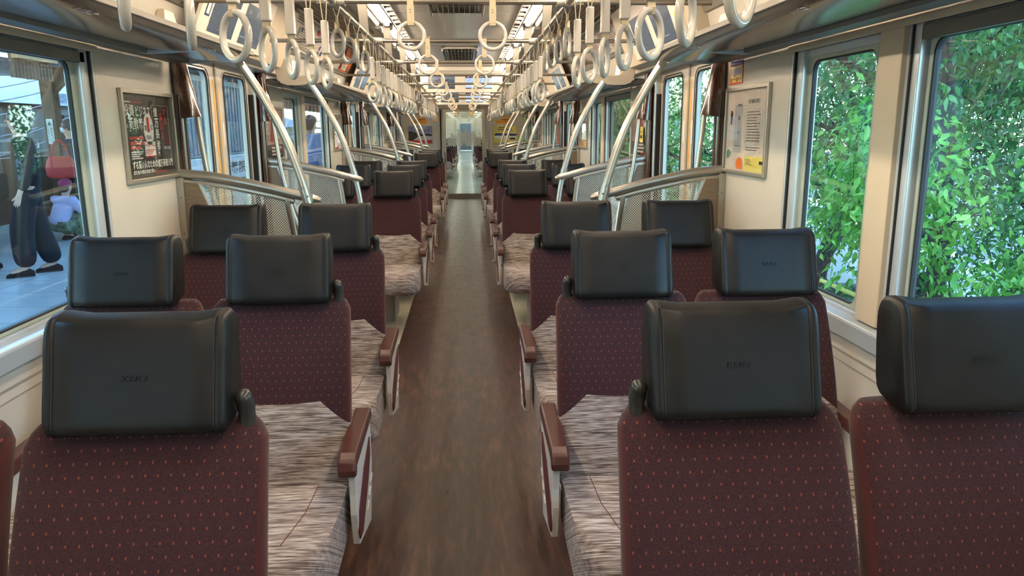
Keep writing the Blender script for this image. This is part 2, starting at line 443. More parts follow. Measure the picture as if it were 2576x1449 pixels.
class Plane2D:
    """helper to lay flat printed shapes on a plane in metres (u right, v up), lifted a hair along the normal"""
    def __init__(s, O, u, v): s.O = Vector(O); s.u = Vector(u).normalized(); s.v = Vector(v).normalized(); s.n = s.u.cross(s.v)
    def p(s, a, b, l=0.0): return s.O + s.u * a + s.v * b + s.n * l
    def rect(s, mb, a0, a1, b0, b1, l=0.0004): mb.quad(s.p(a0, b0, l), s.p(a1, b0, l), s.p(a1, b1, l), s.p(a0, b1, l))
    def text(s, mb, txt, a, b, width=None, height=None, l=0.0008, shear=0): put_text(mb, txt, s.p(a, b), s.u, s.v, width, height, l, shear)
    def poly(s, mb, pts, l=0.0004): mb.add([s.p(a, b, l) for a, b in pts], [tuple(range(len(pts)))])

HW = 1.32            # half width of the interior
PER = 4.82           # door spacing
DOORS = [-0.405, 4.415, 9.235, 14.055]
BLOCKS = [2.0, 6.82, 11.64]
YEND, YBACK = 16.85, -1.6
SIDES = (('left', -1), ('right', 1))
ORD = ['first', 'second', 'third', 'fourth', 'fifth', 'sixth', 'seventh', 'eighth', 'ninth', 'tenth', 'eleventh', 'twelfth', 'thirteenth', 'fourteenth', 'fifteenth']

# ================================================================== STRUCTURE
def struct(o): o['kind'] = 'structure'; return o
fl = MB()
fl.box(-HW, HW, YBACK, YEND, -0.06, 0.0)
struct(fl.obj('floor', 'floor_wood'))
fs = MB()
for a, b in ((0.35, 3.66), (5.17, 8.48), (9.99, 13.30), (14.81, 16.84)):
    fs.box(-HW, -0.455, a, b, 0.0, 0.003); fs.box(0.425, HW, a, b, 0.0, 0.003)
struct(fs.obj('floor_side_strips', 'floor_cream'))

def wall_side(sname, s):
    m = MB()
    X0, X1 = HW * s, (HW + 0.08) * s
    edges = [YBACK]
    for d in DOORS: edges += [d - 0.65, d + 0.65]
    edges.append(YEND)
    wins = {0: None, 1: (1.04, 2.96), 2: (5.86, 7.78), 3: (10.68, 12.60), 4: (15.35, 16.25)}
    for k in range(5):
        a, b = edges[2 * k], edges[2 * k + 1]
        wv = wins[k]
        if wv is None: m.box(X0, X1, a, b, 0, 1.90); continue
        m.box(X0, X1, a, b, 0, 0.875); m.box(X0, X1, a, b, 1.79, 1.90)
        m.box(X0, X1, a, wv[0], 0.875, 1.79); m.box(X0, X1, wv[1], b, 0.875, 1.79)
    for d in DOORS: m.box(X0, X1, d - 0.65, d + 0.65, 1.88, 1.90)
    # cant panel above windows, up to the ceiling
    m.prism([(1.40, 1.865), (1.31, 1.865), (1.225, 1.872), (1.175, 2.045), (1.052, 2.292), (1.0, 2.302), (1.0, 2.36), (1.40, 2.36)], YBACK, YEND, 'Y', s)
    wo = struct(m.obj('wall_' + sname, 'cream'))
    # door lintels, proud of the cant panel
    l = MB()
    for d in DOORS:
        l.prism([(1.34, 1.888), (1.20, 1.888), (1.155, 1.90), (1.118, 1.99), (1.012, 2.235), (1.03, 2.262), (1.2, 2.25)], d - 0.80, d + 0.75, 'Y', s)
    l.obj('door_lintel', 'cream_warm', wo, bevel=0.004)
    g = MB()   # grooves and sill ledge under the windows
    for a, b in ((0.36, 3.70), (5.13, 8.52), (9.95, 13.34)):
        g.box((HW - 0.0015) * s, (HW + 0.01) * s, a, b, 0.748, 0.756); g.box((HW - 0.0015) * s, (HW + 0.01) * s, a, b, 0.715, 0.719)
        for y in np.arange(a + 0.3, b, 0.95): g.box((HW - 0.004) * s, HW * s, y, y + 0.02, 0.722, 0.745)
    g.obj('panel_joint', 'castgrey', wo)
    e = MB()
    for c in BLOCKS: e.prism([(HW, 0.80), (HW - 0.022, 0.812), (HW - 0.03, 0.868), (HW - 0.026, 0.878), (HW + 0.06, 0.884), (HW + 0.06, 0.80)], c - 0.97, c + 0.97, 'Y', s)
    e.obj('window_ledge', 'frame', wo, bevel=0.003)
    h = MB()   # header strip above windows
    for c in BLOCKS:
        h.box((HW - 0.008) * s, HW * s, c - 0.985, c + 0.985, 1.790, 1.835)
        h.box((HW - 0.012) * s, (HW - 0.006) * s, c - 0.985, c + 0.985, 1.784, 1.793)
    h.obj('window_header', 'cream_warm', wo)
    v = MB()
    for d in DOORS:
        for y in (d - 0.67, d + 0.655): v.box((HW - 0.012) * s, HW * s, y - 0.006, y + 0.022, 0.0, 1.885)
        v.box((HW + 0.0) * s, (HW + 0.07) * s, d + 0.655, d + 0.705, 0.0, 1.88)
    v.obj('door_post', 'frame', wo, bevel=0.002)
    p = MB()
    for d in DOORS: p.box((HW - 0.002) * s, (HW + 0.06) * s, d + 0.632, d + 0.652, 0.0, 1.725)
    p.obj('door_pocket_gap', 'dark', wo)
    q = MB()
    for d in DOORS:
        for z in (0.5, 0.95, 1.42, 1.74):
            q.ball(((HW - 0.013) * s, d + 0.664, z), (0.002, 0.004, 0.004), 8, 4)
    q.obj('screw_head', 'steel', wo)
for sn, s in SIDES: wall_side(sn, s)
mb = MB().box(-1.4, 1.4, YBACK - 0.06, YBACK, 0, 2.4); struct(mb.obj('wall_back', 'cream'))

# ceiling
m = MB()
m.box(-1.05, 1.05, YBACK, YEND, 2.30, 2.36)
m.box(-0.415, 0.415, YBACK, YEND, 2.282, 2.30)
ceil = struct(m.obj('ceiling', 'ceiling'))
m = MB()
for s in (-1, 1):
    m.box(0.468 * s, 0.482 * s, YBACK, YEND, 2.276, 2.30); m.box(0.417 * s, 0.424 * s, YBACK, YEND, 2.274, 2.30)
    m.box(0.556 * s, 0.566 * s, YBACK, YEND, 2.268, 2.30)
for y in (3.52, 5.40, 7.35, 9.2, 12.8): m.box(-0.415, 0.415, y, y + 0.006, 2.280, 2.283)
m.obj('light_channel', 'alu', ceil)
m = MB()
for s in (-1, 1):
    m.box(0.424 * s, 0.468 * s, YBACK, YEND, 2.284, 2.30)
m.obj('slot_tray', 'dark', ceil)
m = MB()
for s in (-1, 1):
    y = YBACK
    while y < YEND - 0.05:
        m.box(0.424 * s, 0.468 * s, y, y + 0.075, 2.274, 2.286); y += 0.2
m.obj('slot_bridge', 'ceiling', ceil)
m = MB()
for s in (-1, 1):
    for k in range(-1, 11):
        y0 = 0.16 + 1.372 * k + 1.61 - 1.372
        m.tube([(0.600 * s, y0 + 0.06, 2.268), (0.600 * s, y0 + 1.30, 2.268)], 0.026, 12)
m.obj('diffuser_housing', 'castgrey', ceil, smooth=True)
m = MB()
for s in (-1, 1):
    for c in DOORS[1:]:
        m.box(0.73 * s, 0.99 * s, c - 0.2, c + 2.2, 2.289, 2.301)
m.obj('return_air_grating', 'grating', ceil)
m = MB()
for s in (-1, 1):
    for c in DOORS[1:]:
        for yy in (c - 0.2, c + 0.6, c + 1.4, c + 2.18): m.box(0.71 * s, 1.0 * s, yy - 0.012, yy + 0.012, 2.284, 2.30)
        m.box(0.715 * s, 0.732 * s, c - 0.2, c + 2.2, 2.284, 2.30); m.box(0.985 * s, 1.0 * s, c - 0.2, c + 2.2, 2.284, 2.30)
m.obj('grating_frame', 'cream_warm', ceil)

# LED light strips: one thing per length
led_mesh = {}
n_led = 0
for sn, s in SIDES:
    for k in range(-1, 11):
        y0 = 0.16 + 1.372 * k + 1.61 - 1.372
        o = thing('ceiling_light', 'white ceiling light strip over the %s side, %s length counting from the near end' % (sn, ORD[k + 1]), 'ceiling light', (0.519 * s, y0, 2.262), 0, 'ceiling light strips')
        if 'a' not in led_mesh:
            a = MB().box(-0.014, 0.014, 0.20, 1.31, -0.012, 0.012); q = a.obj('diffuser', 'led', o, bevel=0.003)
            b = MB(); b.box(-0.036, 0.036, 0.0, 1.365, 0.010, 0.037); b.tube([(0, 0.06, 0.004), (0, 0.20, 0.004)], 0.019, 12); b.tube([(0, 1.31, 0.004), (0, 1.345, 0.004)], 0.019, 12); r = b.obj('housing', 'hangergrey', o)
            led_mesh['a'] = (q, r)
        else:
            for q in led_mesh['a']:
                c = q.copy(); COL.objects.link(c); c.parent = o

# ------------------------------------------------------------------ windows
nwin = 0
def window_unit(s, sn, y0, y1, pil=None):
    """aluminium window set in the wall opening; pil = (y0, y1) of the pillar"""
    global nwin; nwin += 1
    W = struct(empty('window_%d' % nwin, (HW * s, (y0 + y1) / 2, 0.875)))
    def L(m, name, mat, **k):
        o = m.obj(name, mat, None, **k); o.location = -Vector(W.location) * 0
        # geometry is in car coordinates: shift it to the empty
        me = o.data; me.transform(Matrix.Translation(-Vector(W.location))); o.parent = W; return o
    z0, z1 = 0.885, 1.79
    x = lambda d: (HW + d) * s
    fr = MB()
    fr.box(x(0.0), x(0.075), y0, y0 + 0.012, z0, z1); fr.box(x(0.0), x(0.075), y1 - 0.012, y1, z0, z1)
    fr.box(x(0.012), x(0.075), y0 + 0.022, y0 + 0.08, z0, z1); fr.box(x(0.012), x(0.075), y1 - 0.075, y1 - 0.022, z0, z1)
    fr.box(x(0.03), x(0.075), y0, y1, z1 - 0.03, z1); fr.box(x(0.02), x(0.075), y0, y1, z0 - 0.01, z0 + 0.008)
    panes = []
    if pil:
        a, b = pil
        fr.box(x(0.012), x(0.075), a - 0.0, b + 0.0, z0, z1)
        panes = [(y0 + 0.10, a - 0.012), (b + 0.012, y1 - 0.052)]
    else: panes = [(y0 + 0.13, y1 - 0.13)]
    L(fr, 'window_frame', 'frame', bevel=0.003)
    if pil:
        pm = MB().box(x(-0.004), x(0.014), a + 0.062, b - 0.012, z0, z1) if s > 0 else MB().box(x(-0.004), x(0.014), a + 0.012, b - 0.062, z0, z1)
        L(pm, 'pillar_cover', 'cream_warm', bevel=0.003)
    g = MB(); sa = MB(); gl = MB(); bl = MB()
    for e in (y0 + 0.012, y1 - 0.022): g.box(x(0.004), x(0.03), e, e + 0.010, z0, z1)
    if pil:
        for e in (a + 0.03, b - 0.04): g.box(x(0.006), x(0.014), e, e + 0.007, z0 + 0.03, z1)
    for i, (p, q) in enumerate(panes):
        zt = z1 - 0.03
        # dark gap, then the sash with rounded corners, then the glass
        for e in (p - 0.048, q + 0.001): g.box(x(0.056), x(0.070), e, e + 0.046, z0, zt)
        out_ = rrect(p, q, z0 + 0.01, zt, 0.004); inn = rrect(p + (0.055 if (q - p) < 0.8 or s < 0 else 0.012), q - 0.055 if s < 0 or i == 1 else q - 0.014, z0 + 0.02, zt - 0.012, 0.045)
        sa.holeplate(out_, inn, x(0.035), x(0.057))
        inn2 = rrect(min(c[0] for c in inn) + 0.006, max(c[0] for c in inn) - 0.006, z0 + 0.026, zt - 0.018, 0.04)
        g.holeplate(inn, inn2, x(0.039), x(0.053))
        gl.box(x(0.044), x(0.048), min(c[0] for c in inn), max(c[0] for c in inn), z0 + 0.02, zt - 0.012)
        if (q - p) > 0.7: bl.box(x(0.012), x(0.034), p - 0.01, q + 0.012, z1 - 0.048, z1 - 0.008)
    L(g, 'rubber_gasket', 'rubber'); L(sa, 'sash', 'sash')
    L(gl, 'glass_pane', 'glass')
    if bl.v: L(bl, 'blind_box', 'blind', bevel=0.003)
for c in BLOCKS:
    for sn, s in SIDES:
        window_unit(s, sn, c - 0.96, c + 0.96, (c + 0.13, c + 0.33) if s > 0 else (c - 0.33, c - 0.13))
for sn, s in SIDES: window_unit(s, sn, 15.35, 16.25)

# ------------------------------------------------------------------ doors
ndoor = 0
def door_pair(s, sn, d):
    global ndoor; ndoor += 1
    D = struct(empty('door_%d' % ndoor, (HW * s, d, 0)))
    xa, xb = 0.028 * s, 0.058 * s
    for q in (-1, 1):
        lf = MB(); lo, hi = sorted((0.012 * q, 0.648 * q)); wl, wh = sorted((0.135 * q, 0.56 * q))
        outer = rrect(lo, hi, 0.0, 1.878, 0.002); inner = rrect(wl, wh, 0.80, 1.816, 0.055)
        lf.holeplate(outer, inner, xa, xb)
        leaf = lf.obj('door_leaf', 'cream', D, smooth=20, bevel=0.0)
        gk = MB(); gk.tube([(0.028 * s, a, b) for a, b in rrect(wl + 0.002, wh - 0.002, 0.802, 1.814, 0.053)], 0.006, 6, closed=True)
        gk.tube([(0.022 * s, a, b) for a, b in rrect(wl - 0.014, wh + 0.014, 0.786, 1.830, 0.066)], 0.0025, 5, closed=True)
        gk.obj('window_gasket', 'rubber', leaf, smooth=True)
        MB().box(0.040 * s, 0.044 * s, wl, wh, 0.80, 1.816).obj('door_window', 'door_glass', leaf)
        ye = MB(); a, b = sorted((0.026 * q, 0.045 * q)); ye.box(0.0265 * s, 0.029 * s, a, b, 0.02, 1.78); ye.obj('yellow_edge_stripe', 'yellow_line', leaf)
        st = MB(); a = 0.085 * q
        st.box(0.0265 * s, 0.0275 * s, a - 0.012, a + 0.012, 1.415, 1.545)
        so = st.obj('warning_sticker', 'paper', leaf)
        i2 = MB()
        for k in range(7): i2.box(0.0258 * s, 0.0266 * s, a - 0.008, a + 0.008, 1.43 + 0.015 * k, 1.436 + 0.015 * k + (0.004 if k > 4 else 0))
        i2.obj('sticker_print', 'ink_grey', so) if False else None
    r = MB().box(0.020 * s, 0.05 * s, -0.0125, 0.0125, 0.0, 1.878); r.obj('seam_rubber', 'castgrey', D)
    k = MB().box(-0.003 * s, 0.03 * s, -0.65, 0.65, 0.0, 0.012); k.obj('threshold', 'steel', D)
for d in DOORS:
    for sn, s in SIDES: door_pair(s, sn, d)

# ------------------------------------------------------------------ end wall and its sliding glass door
m = MB()
m.box(-1.4, -0.44, YEND, YEND + 0.06, 0, 2.36); m.box(0.44, 1.4, YEND, YEND + 0.06, 0, 2.36); m.box(-0.44, 0.44, YEND, YEND + 0.06, 1.925, 2.36)
we = struct(m.obj('wall_end', 'cream'))
MB().box(-0.63, 0.63, YEND - 0.03, YEND, 1.94, 2.035).obj('header_board', 'cream_warm', we, bevel=0.004)
MB().box(-0.63, 0.63, YEND - 0.04, YEND, 1.925, 1.938).obj('header_rail', 'steel', we)
m = MB(); m.box(-0.525, -0.495, YEND - 0.012, YEND - 0.002, 0.02, 1.925); m.obj('sliding_gap', 'dark', we)
m = MB(); m.box(-0.57, -0.555, YEND - 0.03, YEND, 0.0, 1.60); m.box(0.53, 0.545, YEND - 0.03, YEND, 0.0, 1.60); m.box(-0.585, -0.55, YEND - 0.035, YEND - 0.02, 1.60, 1.615); m.box(0.525, 0.56, YEND - 0.035, YEND - 0.02, 1.60, 1.615)
m.obj('edge_moulding', 'alu', we)
ndoor += 1
DE = struct(empty('door_%d' % ndoor, (0, YEND, 0)))
m = MB(); m.holeplate([(-0.46, 0), (0.46, 0), (0.46, 1.925), (-0.46, 1.925)], [(-0.395, 0.10), (0.395, 0.10), (0.395, 1.895), (-0.395, 1.895)], -0.018, 0.03, 'Y')
m.obj('door_frame', 'alu', DE, bevel=0.002)
MB().box(-0.395, 0.395, 0.002, 0.008, 0.10, 1.895).obj('glass_panel', 'door_glass', DE)
MB().box(-0.40, 0.40, -0.022, -0.012, 0.0, 0.10).obj('kick_plate', 'steel', DE)
MB().box(-0.435, -0.42, -0.035, -0.018, 0.78, 1.02).obj('pull_handle', 'rubber', DE, bevel=0.004)
m = MB()
r_ = random.Random(3)
for i in range(-9, 10):          # rhombus film: dense at both sides, open in the middle
    for j in range(11):
        cxx = i * 0.043 + (0.0215 if j % 2 else 0); cz = 1.12 + j * 0.036
        if abs(cxx) > 0.385: continue
        k = abs(cxx) / 0.385
        lim_lo = 1.12 + (0.035 if (i % 4 == 0) else 0.0) + (1 - k) * 0.05; lim_hi = 1.36 + 0.12 * (1 - k) + 0.05 * math.sin(i * 1.7)
        if not (lim_lo - 0.01 < cz < lim_hi): continue
        m.add([(cxx, -0.001, cz - 0.030), (cxx + 0.0175, -0.001, cz), (cxx, -0.001, cz + 0.030), (cxx - 0.0175, -0.001, cz)], [(0, 1, 2, 3)])
        m.add([(cxx, 0.0, cz - 0.030), (cxx + 0.0175, 0.0, cz), (cxx, 0.0, cz + 0.030), (cxx - 0.0175, 0.0, cz)], [(3, 2, 1, 0)])
m.obj('rhombus_film', 'ivory', DE)

# ================================================================== SEATS
def superring(cx, cy, hx, hy, z, p=4.0, n=28):
    out = []
    for i in range(n):
        a = 2 * PI * i / n; c, s_ = math.cos(a), math.sin(a)
        out.append((cx + hx * math.copysign(abs(c) ** (2 / p), c), cy + hy * math.copysign(abs(s_) ** (2 / p), s_), z))
    return out
def make_seat():
    R = thing('double_seat', 'maroon double seat', 'train seat')
    # pedestal
    pb = MB(); pb.box(-0.235, 0.235, -0.28, 0.02, 0.0, 0.215); pb.box(-0.245, -0.236, -0.30, 0.03, 0.0, 0.245); pb.box(0.236, 0.245, -0.30, 0.03, 0.0, 0.245)
    pb.obj('pedestal', 'pedestal', R, bevel=0.003)
    tt = MB(); tt.tube([(0, -0.2, 0.21), (0, -0.2, 0.262)], 0.16, 24); tt.box(-0.3, 0.3, -0.5, -0.05, 0.255, 0.285); tt.obj('turntable', 'rubber', R)
    for q in (-1, 1):
        xc = 0.2325 * q
        # seat cushion: outline in YZ, lofted across X with soft rounded sides
        prof = [(-0.20, 0.30), (-0.56, 0.285), (-0.655, 0.288), (-0.70, 0.305), (-0.718, 0.345), (-0.712, 0.40), (-0.685, 0.437), (-0.64, 0.457), (-0.56, 0.460), (-0.46, 0.452), (-0.34, 0.445), (-0.26, 0.452), (-0.225, 0.438), (-0.21, 0.38)]
        prof = [(p.x, p.y) for p in catmull([(a, b, 0) for a, b in prof], 3)]
        rings = []
        N = 16
        for i in range(N + 1):
            u = -1 + 2.0 * i / N; e = abs(u)
            k = 1 - 0.10 * max(0, (e - 0.80) / 0.20) ** 2.2
            lift = 0.010 * e ** 2 - 0.004
            corner = 0.085 * max(0, (e - 0.55) / 0.45) ** 2.4 if (u * q > 0 or True) else 0
            xx = xc + u * 0.2275
            rr = []
            for y, z in prof:
                yy = -0.43 + (y + 0.43) * k
                if y < -0.5: yy += corner * min(1, (-0.5 - y) / 0.15)
                zz = 0.375 + (z - 0.375) * k + (lift if z > 0.4 else 0)
                rr.append((xx, yy, zz))
            rings.append(rr)
        cu = MB().loft(rings); cu.obj('seat_cushion', 'stripe', R, smooth=50)
        sm = MB(); sm.tube([(xc + 0.11 * q, -0.60, 0.462), (xc + 0.135 * q, -0.42, 0.453), (xc + 0.14 * q, -0.25, 0.452)], 0.0012, 4); sm.obj('cushion_seam', 'maroon', R)
        # backrest: cross sections stacked from cushion to shoulder
        rings = []
        H = [0.40, 0.43, 0.48, 0.56, 0.64, 0.70, 0.76, 0.84, 0.90, 0.935, 0.955, 0.966, 0.970]
        for z in H:
            f = (z - 0.44) / 0.53
            yf = -0.215 + 0.20 * f - 0.020 * math.sin(max(0, min(1, f)) * PI)      # front surface line
            th = 0.115 - 0.03 * f
            top = max(0.0, (z - 0.925) / 0.045)
            hx = 0.2255 - 0.012 * max(0, f - 0.45) - 0.024 * top ** 2.2
            ins = 0.018 * top ** 2
            rings.append([(xc + a * hx, yf + ins + b * (th - 2 * ins) + (0.014 * (1 - (a) ** 2) if b < 0.2 else 0) , z) for a, b in BACKSEC])
        bk = MB().loft(rings); bk.obj('backrest', 'back', R, smooth=50)
        # neck pad under the headrest, headrest itself
        hc = 0.2375 * q + 0.0025 * q
        hc = 0.238 * q
        nk = MB().box(hc - 0.12, hc + 0.12, -0.005, 0.045, 0.955, 0.985); nk.obj('headrest_sleeve', 'leather', R, bevel=0.006)
        rings = []
        hp = [(0.010, 0.970), (-0.034, 0.966), (-0.050, 0.970), (-0.057, 0.984), (-0.052, 1.01), (-0.038, 1.06), (-0.022, 1.115), (-0.010, 1.148), (-0.002, 1.162), (0.012, 1.170), (0.040, 1.173), (0.060, 1.169), (0.072, 1.156), (0.076, 1.13), (0.068, 1.06), (0.052, 0.985)]
        hp = [(p.x, p.y) for p in catmull([(a, b, 0) for a, b in hp + [hp[0]]], 3)][:-1]
        cy0, cz0 = 0.012, 1.07
        us = [-1, -0.985, -0.95, -0.90, -0.885, -0.87, -0.6, -0.3, 0, 0.3, 0.6, 0.87, 0.885, 0.90, 0.95, 0.985, 1]
        for u in us:
            e = abs(u)
            k = 1.0
            if e > 0.94: k = 1 - 0.10 * ((e - 0.94) / 0.06) ** 2
            if abs(e - 0.885) < 0.001: k = 0.955
            ear = 0.0 if e < 0.6 else 0.006 * min(1, (e - 0.6) / 0.25)
            rings.append([(hc + u * 0.158, cy0 + (y - cy0) * k, cz0 + (z - cz0) * k + (ear if z > 1.1 else 0)) for y, z in hp])
        hd = MB().loft(rings); hr = hd.obj('headrest', 'leather', R, smooth=60)
        # stitched seams and embossed word
        st = MB()
        for u in (-0.885, 0.885):
          st = MB(); st.tube([(hc + u * 0.158, cy0 + (y - cy0) * 0.972, cz0 + (z - cz0) * 0.972 + (0.006 if z > 1.1 else 0)) for y, z in hp], 0.0020, 5, closed=True)
          st.obj('stitched_seam', 'rubber', hr)
        em = MB(); pz = 1.072; py = -0.0368
        put_text(em, 'KEIO', (hc - 0.022, py - 0.0022, pz - 0.006), (1, 0, 0), Vector((0, 0.28, 1)).normalized(), 0.044, 0.011, 0.0, 0.25)
        em.obj('embossed_word', 'leather', hr)
        # shoulder grip
        g = MB(); gx = 0.415 * q
        g.tube(catmull([(gx, 0.016, 0.945), (gx, 0.016, 0.985), (gx - 0.001 * q, 0.010, 1.012), (gx - 0.004 * q, -0.004, 1.025)], 5), [0.0155] * 6 + [0.0165] * 5 + [0.0165, 0.016, 0.0145, 0.011, 0.004], 14, ry=1.0)
        g.obj('grip_handle', 'grip', R, smooth=70)
        # armrest pad
        a = MB(); xi, xo = 0.452 * q, 0.505 * q
        ap = [(0.0, 0.565), (0.0, 0.603), (-0.335, 0.592), (-0.362, 0.578), (-0.374, 0.552), (-0.372, 0.530), (-0.348, 0.528), (-0.335, 0.548)]
        a.prism([(y, z) for y, z in ap], xi, xo, 'X'); ar = a.obj('armrest', 'armpad', R, bevel=0.007, seg=3)
        b = MB(); b.prism([(0.0, 0.568), (-0.335, 0.550), (-0.345, 0.52), (-0.338, 0.46), (-0.343, 0.40), (-0.318, 0.29), (-0.07, 0.232), (0.0, 0.40)], 0.478 * q, 0.499 * q, 'X')
        b.obj('side_panel', 'ivory', ar, bevel=0.003)
        c_ = MB(); sp = [(-0.10, 0.55), (-0.16, 0.50), (-0.20, 0.44), (-0.235, 0.38), (-0.25, 0.325), (-0.20, 0.315), (-0.15, 0.33), (-0.10, 0.39), (-0.085, 0.47)]
        sp = [(-0.05, 0.520), (-0.19, 0.475), (-0.31, 0.40), (-0.335, 0.345), (-0.325, 0.312), (-0.27, 0.305), (-0.12, 0.40), (-0.055, 0.46)]
        c_.prism(sp, 0.498 * q, 0.503 * q, 'X'); c_.obj('fabric_inset', 'maroon', ar, bevel=0.002)
        d_ = MB()
        for k in range(3): d_.prism([(-0.05 - 0.045 * k, 0.36 - 0.026 * k), (-0.02 - 0.045 * k, 0.37 - 0.026 * k), (-0.02 - 0.045 * k, 0.378 - 0.026 * k), (-0.06 - 0.045 * k, 0.366 - 0.026 * k)], 0.497 * q, 0.502 * q, 'X')
        d_.obj('panel_rib', 'ivory', ar)
    return R
BACKSEC = []
for i in range(36):
    a = 2 * PI * i / 36; c, s_ = math.cos(a), math.sin(a)
    BACKSEC.append((math.copysign(abs(c) ** 0.42, c), 0.5 + 0.5 * math.copysign(abs(s_) ** 0.62, s_)))
seat0 = make_seat()
rows = [1.335, 2.365, 3.395]
first = True
for b in range(3):
    for k, r0 in enumerate(rows):
        for sn, s in SIDES:
            y = r0 + PER * b
            if b >= 1: y += (-0.0, 0.03, 0.0)[k]
            bl = ['nearest', 'middle', 'farthest'][b]
            extra = [' with the largest headrests', '', ' backed against the door screen'][k] if b == 0 else ''
            lab = 'maroon double seat, black headrests, %s of the aisle, %s row of the %s block' % (sn, ORD[k], bl)
            if first: seat0.location = (0.785 * s, y, 0); seat0['label'] = lab; seat0['group'] = 'double seats facing along the aisle'; first = False
            else: copy_tree(seat0, (0.785 * s, y, 0), label=lab, group='double seats facing along the aisle')

# ================================================================== DOOR SCREENS, POLES, GRIP PILLARS
DN = {1: 'nearest', 2: 'second', 3: 'third'}
RAILC = [(1.318, 1.303), (1.184, 1.291), (1.038, 1.263), (0.89, 1.230), (0.762, 1.195), (0.655, 1.170)]
def partition(s, sn, di, side):
    d = DOORS[di]; y = d - 0.755 if side == 'near' else d + 0.755
    T = thing('door_screen', 'dotted glass seat-end screen, curved rail, %s edge of the %s %s door' % (side, DN[di], sn), 'partition', (0, y, 0), 0, 'seat-end screens beside the doors')
    dy = 0.0
    r = MB(); pth = catmull([(a * s, 0, b) for a, b in RAILC], 6); n = len(pth)
    r.tube(pth, [0.0185] * (n - 4) + [0.018, 0.0165, 0.014, 0.009], 12, ry=1.18); rail = r.obj('hand_rail', 'alu', T, smooth=True)
    r = MB(); r.tube([(a.x, 0, a.z - 0.036) for a in pth[:int(n * 0.8)]], 0.010, 8, ry=1.3); r.obj('lower_rail', 'alu', rail, smooth=True)
    def railz(x):
        for (a, b), (c_, e) in zip(RAILC, RAILC[1:]):
            if c_ <= x <= a: return b + (e - b) * (x - a) / (c_ - a)
        return RAILC[-1][1]
    wo = MB(); wo.prism([(1.30, 0.05), (1.30, 1.262), (1.225, 1.255), (1.165, 1.10), (1.09, 0.90), (1.06, 0.72), (1.06, 0.05)], -0.010, 0.010, 'Y', s)
    wo.obj('woodgrain_panel', 'woodpanel', T)
    gl = MB(); xs = [0.805, 0.9, 1.0, 1.1, 1.20]
    gl.prism([(x, railz(x) - 0.035) for x in xs] + [(1.155, 1.08), (1.085, 0.90), (1.06, 0.72), (1.06, 0.42), (0.76, 0.42), (0.77, 0.80), (0.785, 1.0)], -0.003, 0.003, 'Y', s)
    gl.obj('dotted_glass', 'dotglass', T)
    lp = MB().box(0.72 * s, 1.30 * s, -0.016, 0.016, 0.04, 0.42); lp.obj('lower_panel', 'woodpanel', T, bevel=0.004)
    f = MB(); f.tube(catmull([(0.815 * s, 0, railz(0.815) - 0.03), (0.795 * s, 0, 1.02), (0.775 * s, 0, 0.80), (0.76 * s, 0, 0.45), (0.755 * s, 0, 0.05)], 5), 0.0155, 8, ry=0.7)
    f.obj('inner_upright', 'alu', T, smooth=True)
    f = MB(); f.tube(catmull([(1.222 * s, 0, railz(1.22) - 0.03), (1.175 * s, 0, 1.12), (1.09 * s, 0, 0.90), (1.06 * s, 0, 0.72), (1.055 * s, 0, 0.42)], 5), 0.012, 8, ry=0.8)
    f.obj('slanted_mullion', 'frame', T, smooth=True)
    p = MB().box(1.288 * s, 1.319 * s, -0.024, 0.018, 0.0, 1.285); po = p.obj('wall_post', 'alu', T, bevel=0.002)
    for z in (0.62, 0.85, 1.02, 1.19): sc = MB(); sc.ball((1.303 * s, -0.0245, z), (0.005, 0.002, 0.005), 8, 4); sc.obj('screw_head', 'steel', po)
    return T
POLEC = [(0.985, 1.812), (0.915, 1.700), (0.838, 1.560), (0.781, 1.425), (0.741, 1.300), (0.714, 1.190), (0.692, 1.070), (0.677, 0.92), (0.670, 0.70), (0.672, 0.40), (0.675, 0.0)]
def pole(s, sn, di, side):
    d = DOORS[di]; y = d - 0.755 if side == 'near' else d + 0.755
    T = thing('curved_pole', 'curved steel grab pole at the %s edge of the %s %s door' % (side, DN[di], sn), 'grab pole', (0.675 * s, y, 0), 0, 'curved grab poles')
    m = MB(); pth = catmull([((a - 0.675) * s, -0.036 if side == 'near' else 0.036, b) for a, b in POLEC], 6)
    n = len(pth); m.tube(pth, [0.0205 if p.z > 1.22 else 0.0175 for p in pth], 14); m.obj('pole', 'alu', T, smooth=True)
    c = MB(); k = (-0.036 if side == 'near' else 0.036)
    c.tube([((0.722 - 0.675) * s, k, 1.225), ((0.708 - 0.675) * s, k, 1.160)], 0.0235, 14); c.box((0.690 - 0.675) * s, (0.722 - 0.675) * s, 0, k, 1.165, 1.20)
    cl = c.obj('rail_clamp', 'alu', T, smooth=True)
    MB().ball(((0.706 - 0.675) * s, k - 0.023, 1.195), (0.006, 0.003, 0.006), 8, 4).obj('screw_head', 'steel', cl)
    b = MB(); b.tube([(0, k, 0.0), (0, k, 0.02)], 0.034, 16); b.obj('floor_flange', 'steel', T, smooth=True)
